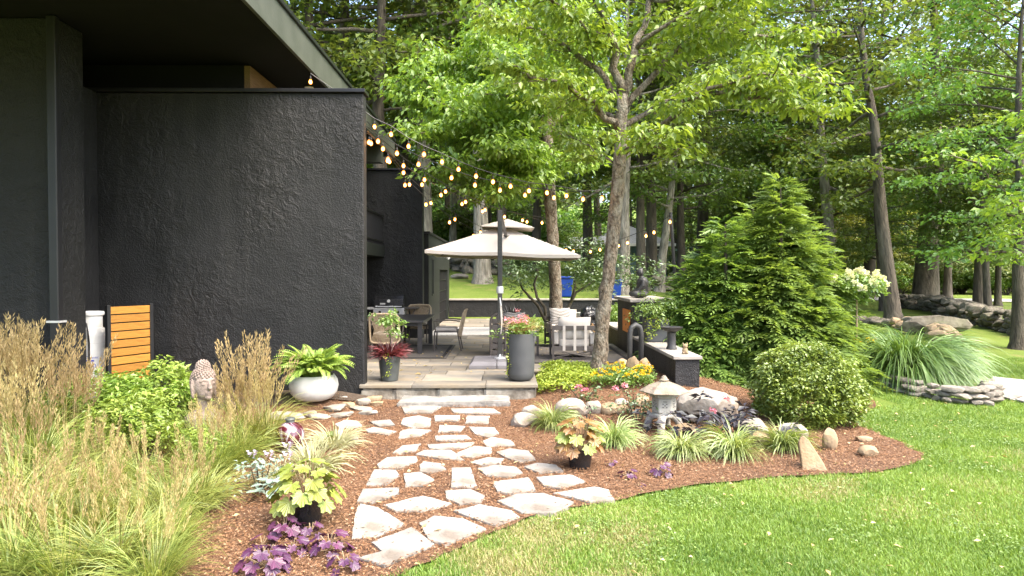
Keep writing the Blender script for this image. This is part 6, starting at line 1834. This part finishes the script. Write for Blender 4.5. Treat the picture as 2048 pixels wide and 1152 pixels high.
# lobed heuchera leaves
def lobed(seed, lobes=7):
    g = random.Random(seed); vs = [(0, 0, .0)]; n = lobes * 6
    for i in range(n):
        a = -PI * .88 + 2 * PI * .88 * i / (n - 1)
        r_ = (.88 + .12 * math.cos(a * lobes / .88 / 1.0)) * (.8 + .2 * math.cos(a)) * g.uniform(.94, 1.06)
        vs.append((math.cos(a) * r_ * .5 + .35, math.sin(a) * r_ * .5, .1 * r_ * r_ * (1 if i % 2 else .7) - .12 * r_ ** 3))
    vs[0] = (.28, 0, -.02)
    fs = [(0, i, i + 1) for i in range(1, n)]
    me = MB().add(vs, fs).mesh('leaf'); a_ = me.attributes.new('tone', 'FLOAT', 'FACE'); a_.data.foreach_set('value', np.full(len(me.polygons), .5, np.float32) + np.random.default_rng(seed).normal(0, .12, len(me.polygons)).astype(np.float32))
    return me
def lob_set(mat_, seed):
    r_ = []
    for i in range(2):
        m = lobed(seed + i); m.materials.append(mat_); r_.append(m)
    return r_
S_ch, S_ru, S_pu, S_dk, S_ho = lob_set(L_chart, 170), lob_set(L_rusty, 172), lob_set(L_purp, 174), None, None
def heuchera(loc, sets, n, size, spread, h, label, seed, pot=False, group=None, name='heuchera'):
    g = random.Random(seed)
    t = thing(name, loc, label, 'plant', group)
    if pot:
        MB().lathe([(0, 0), (.1, 0), (.13, .2), (.135, .22), (.12, .22), (.11, .18), (0, .18)], 20, cap=False).build('pot', M_enamel, t, smooth=True)
    st_ = MB()
    for i in range(n):
        f = (i + .5) / n; a = i * 2.4 + g.uniform(-.3, .3); r_ = spread * math.sqrt(f); z = h * (1 - .62 * f) + g.uniform(-.02, .02) + (.1 if pot else 0)
        o = link('leaf', g.choice(sets), None, t)
        s = size * g.uniform(.75, 1.2)
        o.scale = (s, s, s); o.location = (math.cos(a) * r_ * .75, math.sin(a) * r_ * .75, z)
        o.rotation_euler = (g.uniform(-.3, .3), .25 + .75 * f + g.uniform(-.15, .15), a)
        st_.tube([(0, 0, .04), (math.cos(a) * r_ * .4, math.sin(a) * r_ * .4, z * .7), (math.cos(a) * r_ * .75, math.sin(a) * r_ * .75, z)], .004, 4, cap=False)
    st_.build('stem', M_rocktan, t)
    return t
heuchera(G(615, 1050), S_ch, 34, .19, .3, .42, 'chartreuse lobed heuchera in a dark pot beside the stepping stones', 180, True)
t_ = heuchera(G(1160, 938), S_ch + S_ru, 30, .19, .27, .42, 'yellow and rusty lobed heuchera in a black pot before the grass tufts', 181, True)
PU = [(570, 1075, 12, .13, .12, .16, 'purple heuchera below the chartreuse pot'), (585, 1112, 9, .12, .1, .12, 'small purple heuchera in the mulch gap'), (622, 1078, 8, .12, .09, .14, 'purple heuchera touching the first big stepping stone'), (660, 1110, 14, .12, .15, .16, 'wide purple heuchera beside the last stepping stone'),
      (690, 1146, 9, .12, .1, .14, 'purple heuchera at the lawn corner'), (530, 1145, 18, .13, .17, .18, 'largest purple heuchera by the reed grass'), (525, 1100, 6, .12, .07, .1, 'small dark purple heuchera beside reed stalks'),
      (1255, 960, 7, .1, .08, .12, 'small purple heuchera below the rusty pot'), (1322, 955, 12, .1, .1, .14, 'purple heuchera before the middle grass tuft'), (1276, 976, 3, .08, .05, .06, 'tiny purple seedling in the mulch'), (1222, 935, 5, .09, .06, .09, 'pale purple heuchera between pot and grass tuft')]
for k, (px, py, n, sz, sp_, h, lab) in enumerate(PU):
    heuchera(G(px, py), S_pu, n, sz, sp_, h, lab, 190 + k, group='purple heucheras')
# dark leaved plant and roses by the lantern
g = np.random.default_rng(200)
def leafy(name, px, py, spread, h, n, L, W, leafm, label, seed, cat='plant', flowers=0, fm=None, fz=.05, fl=.03):
    g = np.random.default_rng(seed); t = thing(name, G(px, py), label, cat)
    C = g.normal(0, 1, (n, 3)) * [spread * .5, spread * .4, h * .3] + [0, 0, h * .55]; C[:, 2] = np.maximum(C[:, 2], .04)
    mb = MB()
    for c in C[:14]: mb.tube([(c[0] * .2, c[1] * .2, 0), tuple(c * [.7, .7, .6]), tuple(c)], [.006, .005, .003], 4, cap=False)
    mb.build('stem', M_barkd, t)
    link('foliage', foliage(g, C, .06, .05, 9, L, W, .1), leafm, t)
    if flowers:
        F_ = g.normal(0, 1, (flowers, 3)) * [spread * .5, spread * .35, .04] + [0, 0, h + fz]
        hd_ = foliage(np.random.default_rng(seed + 1), np.zeros((1, 3)), .035, .03, 34, fl, fl * .8, 0, name='flower_head'); hd_.materials.append(fm)
        for f_ in F_:
            o = link('flower_head', hd_, None, t); o.location = f_
    return t
leafy('dark_loosestrife', 1418, 886, .6, .42, 34, .13, .06, L_dark, 'dark purple leaved plant before the large white boulder', 201, flowers=3, fm=L_pink)
leafy('rose_bush', 1275, 845, .5, .4, 46, .05, .03, L_rhod, 'low rose bush with pink blooms beside the stone lantern', 202, flowers=5, fm=L_pink)
leafy('pink_geranium', 1166, 802, .22, .16, 10, .05, .035, L_rhod, 'small plant with a pink flower head behind the white boulder', 203, flowers=2, fm=L_pink, fl=.04)
leafy('twiggy_plant', 1170, 858, .2, .22, 10, .04, .02, L_dark, 'small dark twiggy plant behind the grass tufts', 204)
leafy('rose_bush', 1362, 842, .2, .3, 12, .05, .03, L_rhod, 'small rose stem with one pink bloom right of the lantern legs'.replace('right of', 'against'), 205, flowers=2, fm=L_pink)
leafy('lavender_phlox', 520, 985, .3, .3, 26, .05, .03, L_hosta, 'grey green plant with pale lilac flowers beside the reed grass', 206, flowers=4, fm=leafmat('lilac_petal', (.5, .42, .6), (.7, .62, .78), .3, .02))
hm = shrub_data(1, 1, 1, 2, .1, .1)
def hosta(px, py, label, seed):
    g = random.Random(seed); t = thing('hosta', G(px, py), label, 'plant')
    oval = []
    n = 14; vs = [(0, 0, 0)]
    for i in range(n): a = 2 * PI * i / n; vs.append((.5 + .5 * math.cos(a), .32 * math.sin(a), .06 * abs(math.sin(a)) - .04 * math.cos(a)))
    vs[0] = (.5, 0, -.01)
    me = MB().add(vs, [(0, 1 + i, 1 + (i + 1) % n) for i in range(n)]).mesh('leaf'); me.materials.append(L_hosta)
    a_ = me.attributes.new('tone', 'FLOAT', 'FACE'); a_.data.foreach_set('value', np.full(n, .45, np.float32))
    for i in range(13):
        o = link('leaf', me, None, t); a = i * 2.4; s = g.uniform(.09, .14); o.scale = (s,) * 3
        o.location = (.05 * math.cos(a), .05 * math.sin(a), .1 + .08 * (1 - i / 13)); o.rotation_euler = (0, g.uniform(-.3, .4), a)
hosta(537, 1005, 'blue green hosta with pale leaf edges beside the chartreuse heuchera', 210)
lf_ = G(628, 892)
yl = MB().add([(0, 0, 0), (.12, .06, .1), (.3, .05, .13), (.42, 0, .06), (.3, -.06, .11), (.12, -.07, .09), (.2, 0, .08)], [(0, 1, 6), (1, 2, 6), (2, 3, 6), (3, 4, 6), (4, 5, 6), (5, 0, 6)])
o = yl.build('yellow_leaf', L_chart); o.location = lf_ + Vector((-.1, 0, .03)); tag(o, 'large yellow leaf lying beside the glass ball', 'leaf')
# fallen leaves on the patio
g = np.random.default_rng(220); n = 120
X = g.uniform(-2.8, 2.2, n); Y = g.uniform(10.3, 16, n); ok = (X < .4) | (Y > 11.5); X = X[ok]; Y = Y[ok]; n = len(X); az = g.uniform(0, 6.28, n)
tag(link('fallen_leaves', leaf_mesh('fallen_leaves', np.stack([X, Y, np.full(n, PZ + .02)], 1), np.stack([np.cos(az), np.sin(az), g.normal(0, .1, n)], 1), np.stack([g.normal(0, .25, n), g.normal(0, .25, n), np.ones(n)], 1), g.uniform(.05, .1, n), g.uniform(.025, .05, n), g.random(n)), L_litter), 'dry yellow leaves scattered over the patio', 'leaves', kind='stuff')

# ---------------------------------------------------------------- grass blades of the near lawn
g = np.random.default_rng(230)
n = 1700000
Y = 3.6 + (15.5 - 3.6) * g.random(n) ** 1.5; X = g.uniform(-3, 15, n)
jx = .035 * np.sin(X * 37 + Y * 23) + g.normal(0, .018, n); jy = .035 * np.sin(Y * 41 - X * 29) + g.normal(0, .018, n)
ok = (np.abs(X - .0103 * Y) < .95 * Y + 1.2) & ~pip(bed_poly, X + jx, Y + jy) & ~pip(gp, X, Y)
ok &= ~((X < 5.9) & (Y > 10)) 
X = X[ok]; Y = Y[ok]
keep = g.random(len(X)) < np.clip(1.25 - Y / 16, .25, 1); X = X[keep][:360000]; Y = Y[keep][:360000]; n = len(X)
def vnoise(X, Y, f, seed):
    return np.sin(X * f + 1.3 * np.sin(Y * f * .7 + seed)) * np.cos(Y * f * 1.1 + 1.7 * np.sin(X * f * .6 - seed))
pt = vnoise(X, Y, 2.1, 1) * .5 + vnoise(X, Y, 5.3, 2) * .35 + vnoise(X, Y, .8, 4) * .5
tone = np.clip(.46 + .3 * pt + .1 * np.sin((X * .55 + Y * .83) * 5.2) + g.normal(0, .17, n), 0, .93)
dryp = (vnoise(X, Y, 1.4, 9) + .6 * vnoise(X, Y, 4.1, 5) + .4 * g.normal(0, 1, n)) > (.75 + .13 * np.abs(X - .6))
tone[dryp] = np.clip(.93 + .07 * g.random(dryp.sum()), 0, 1)
me = blade_mesh('grass', np.stack([X, Y, terrain(X, Y) - .005], 1), g.uniform(0, 2 * PI, n), g.uniform(.025, .06, n), g.uniform(.003, .006, n) * (1 + Y * .05), g.uniform(.7, 1.5, n), g.uniform(.2, 1.4, n), tone, 2, seed=5)
tag(link('grass', me, L_grass), 'mown bright green lawn grass beside the mulch bed', 'grass', kind='stuff')

# stray leaves on the bed and the lawn
g = np.random.default_rng(240); n = 420
Y = g.uniform(4, 12, n); X = g.uniform(-1, 1, n) * Y * .75
ok = ~((X > -6) & (X < .5) & (Y > 9.4)) & ~((X < 2.6) & (Y > 11)); X = X[ok]; Y = Y[ok]; n = len(X); az = g.uniform(0, 6.28, n)
tag(link('stray_leaves', leaf_mesh('stray_leaves', np.stack([X, Y, terrain(X, Y) + .05], 1), np.stack([np.cos(az), np.sin(az), g.normal(0, .15, n)], 1), np.stack([g.normal(0, .3, n), g.normal(0, .3, n), np.ones(n)], 1), g.uniform(.03, .075, n), g.uniform(.015, .04, n), g.random(n)), L_litter), 'dry stray leaves scattered on mulch and lawn', 'leaves', kind='stuff')
# clover and weeds in the turf, darker than the grass
n = 9000; c_ = g.integers(0, 60, n); CX = g.uniform(.5, 9, 60); CY = g.uniform(4.3, 9.5, 60)
X = CX[c_] + g.normal(0, .16, n); Y = CY[c_] + g.normal(0, .16, n); ok = ~pip(bed_poly, X, Y) & ~pip(gp, X, Y); X = X[ok]; Y = Y[ok]; n = len(X); az = g.uniform(0, 6.28, n)
tag(link('clover', leaf_mesh('clover', np.stack([X, Y, terrain(X, Y) + g.uniform(.02, .045, n)], 1), np.stack([np.cos(az), np.sin(az), g.normal(.1, .2, n)], 1), np.stack([g.normal(0, .3, n), g.normal(0, .3, n), np.ones(n)], 1), g.uniform(.015, .028, n), g.uniform(.012, .022, n), g.random(n)), L_shrub), 'small clover patches growing in the lawn', 'clover', kind='stuff')
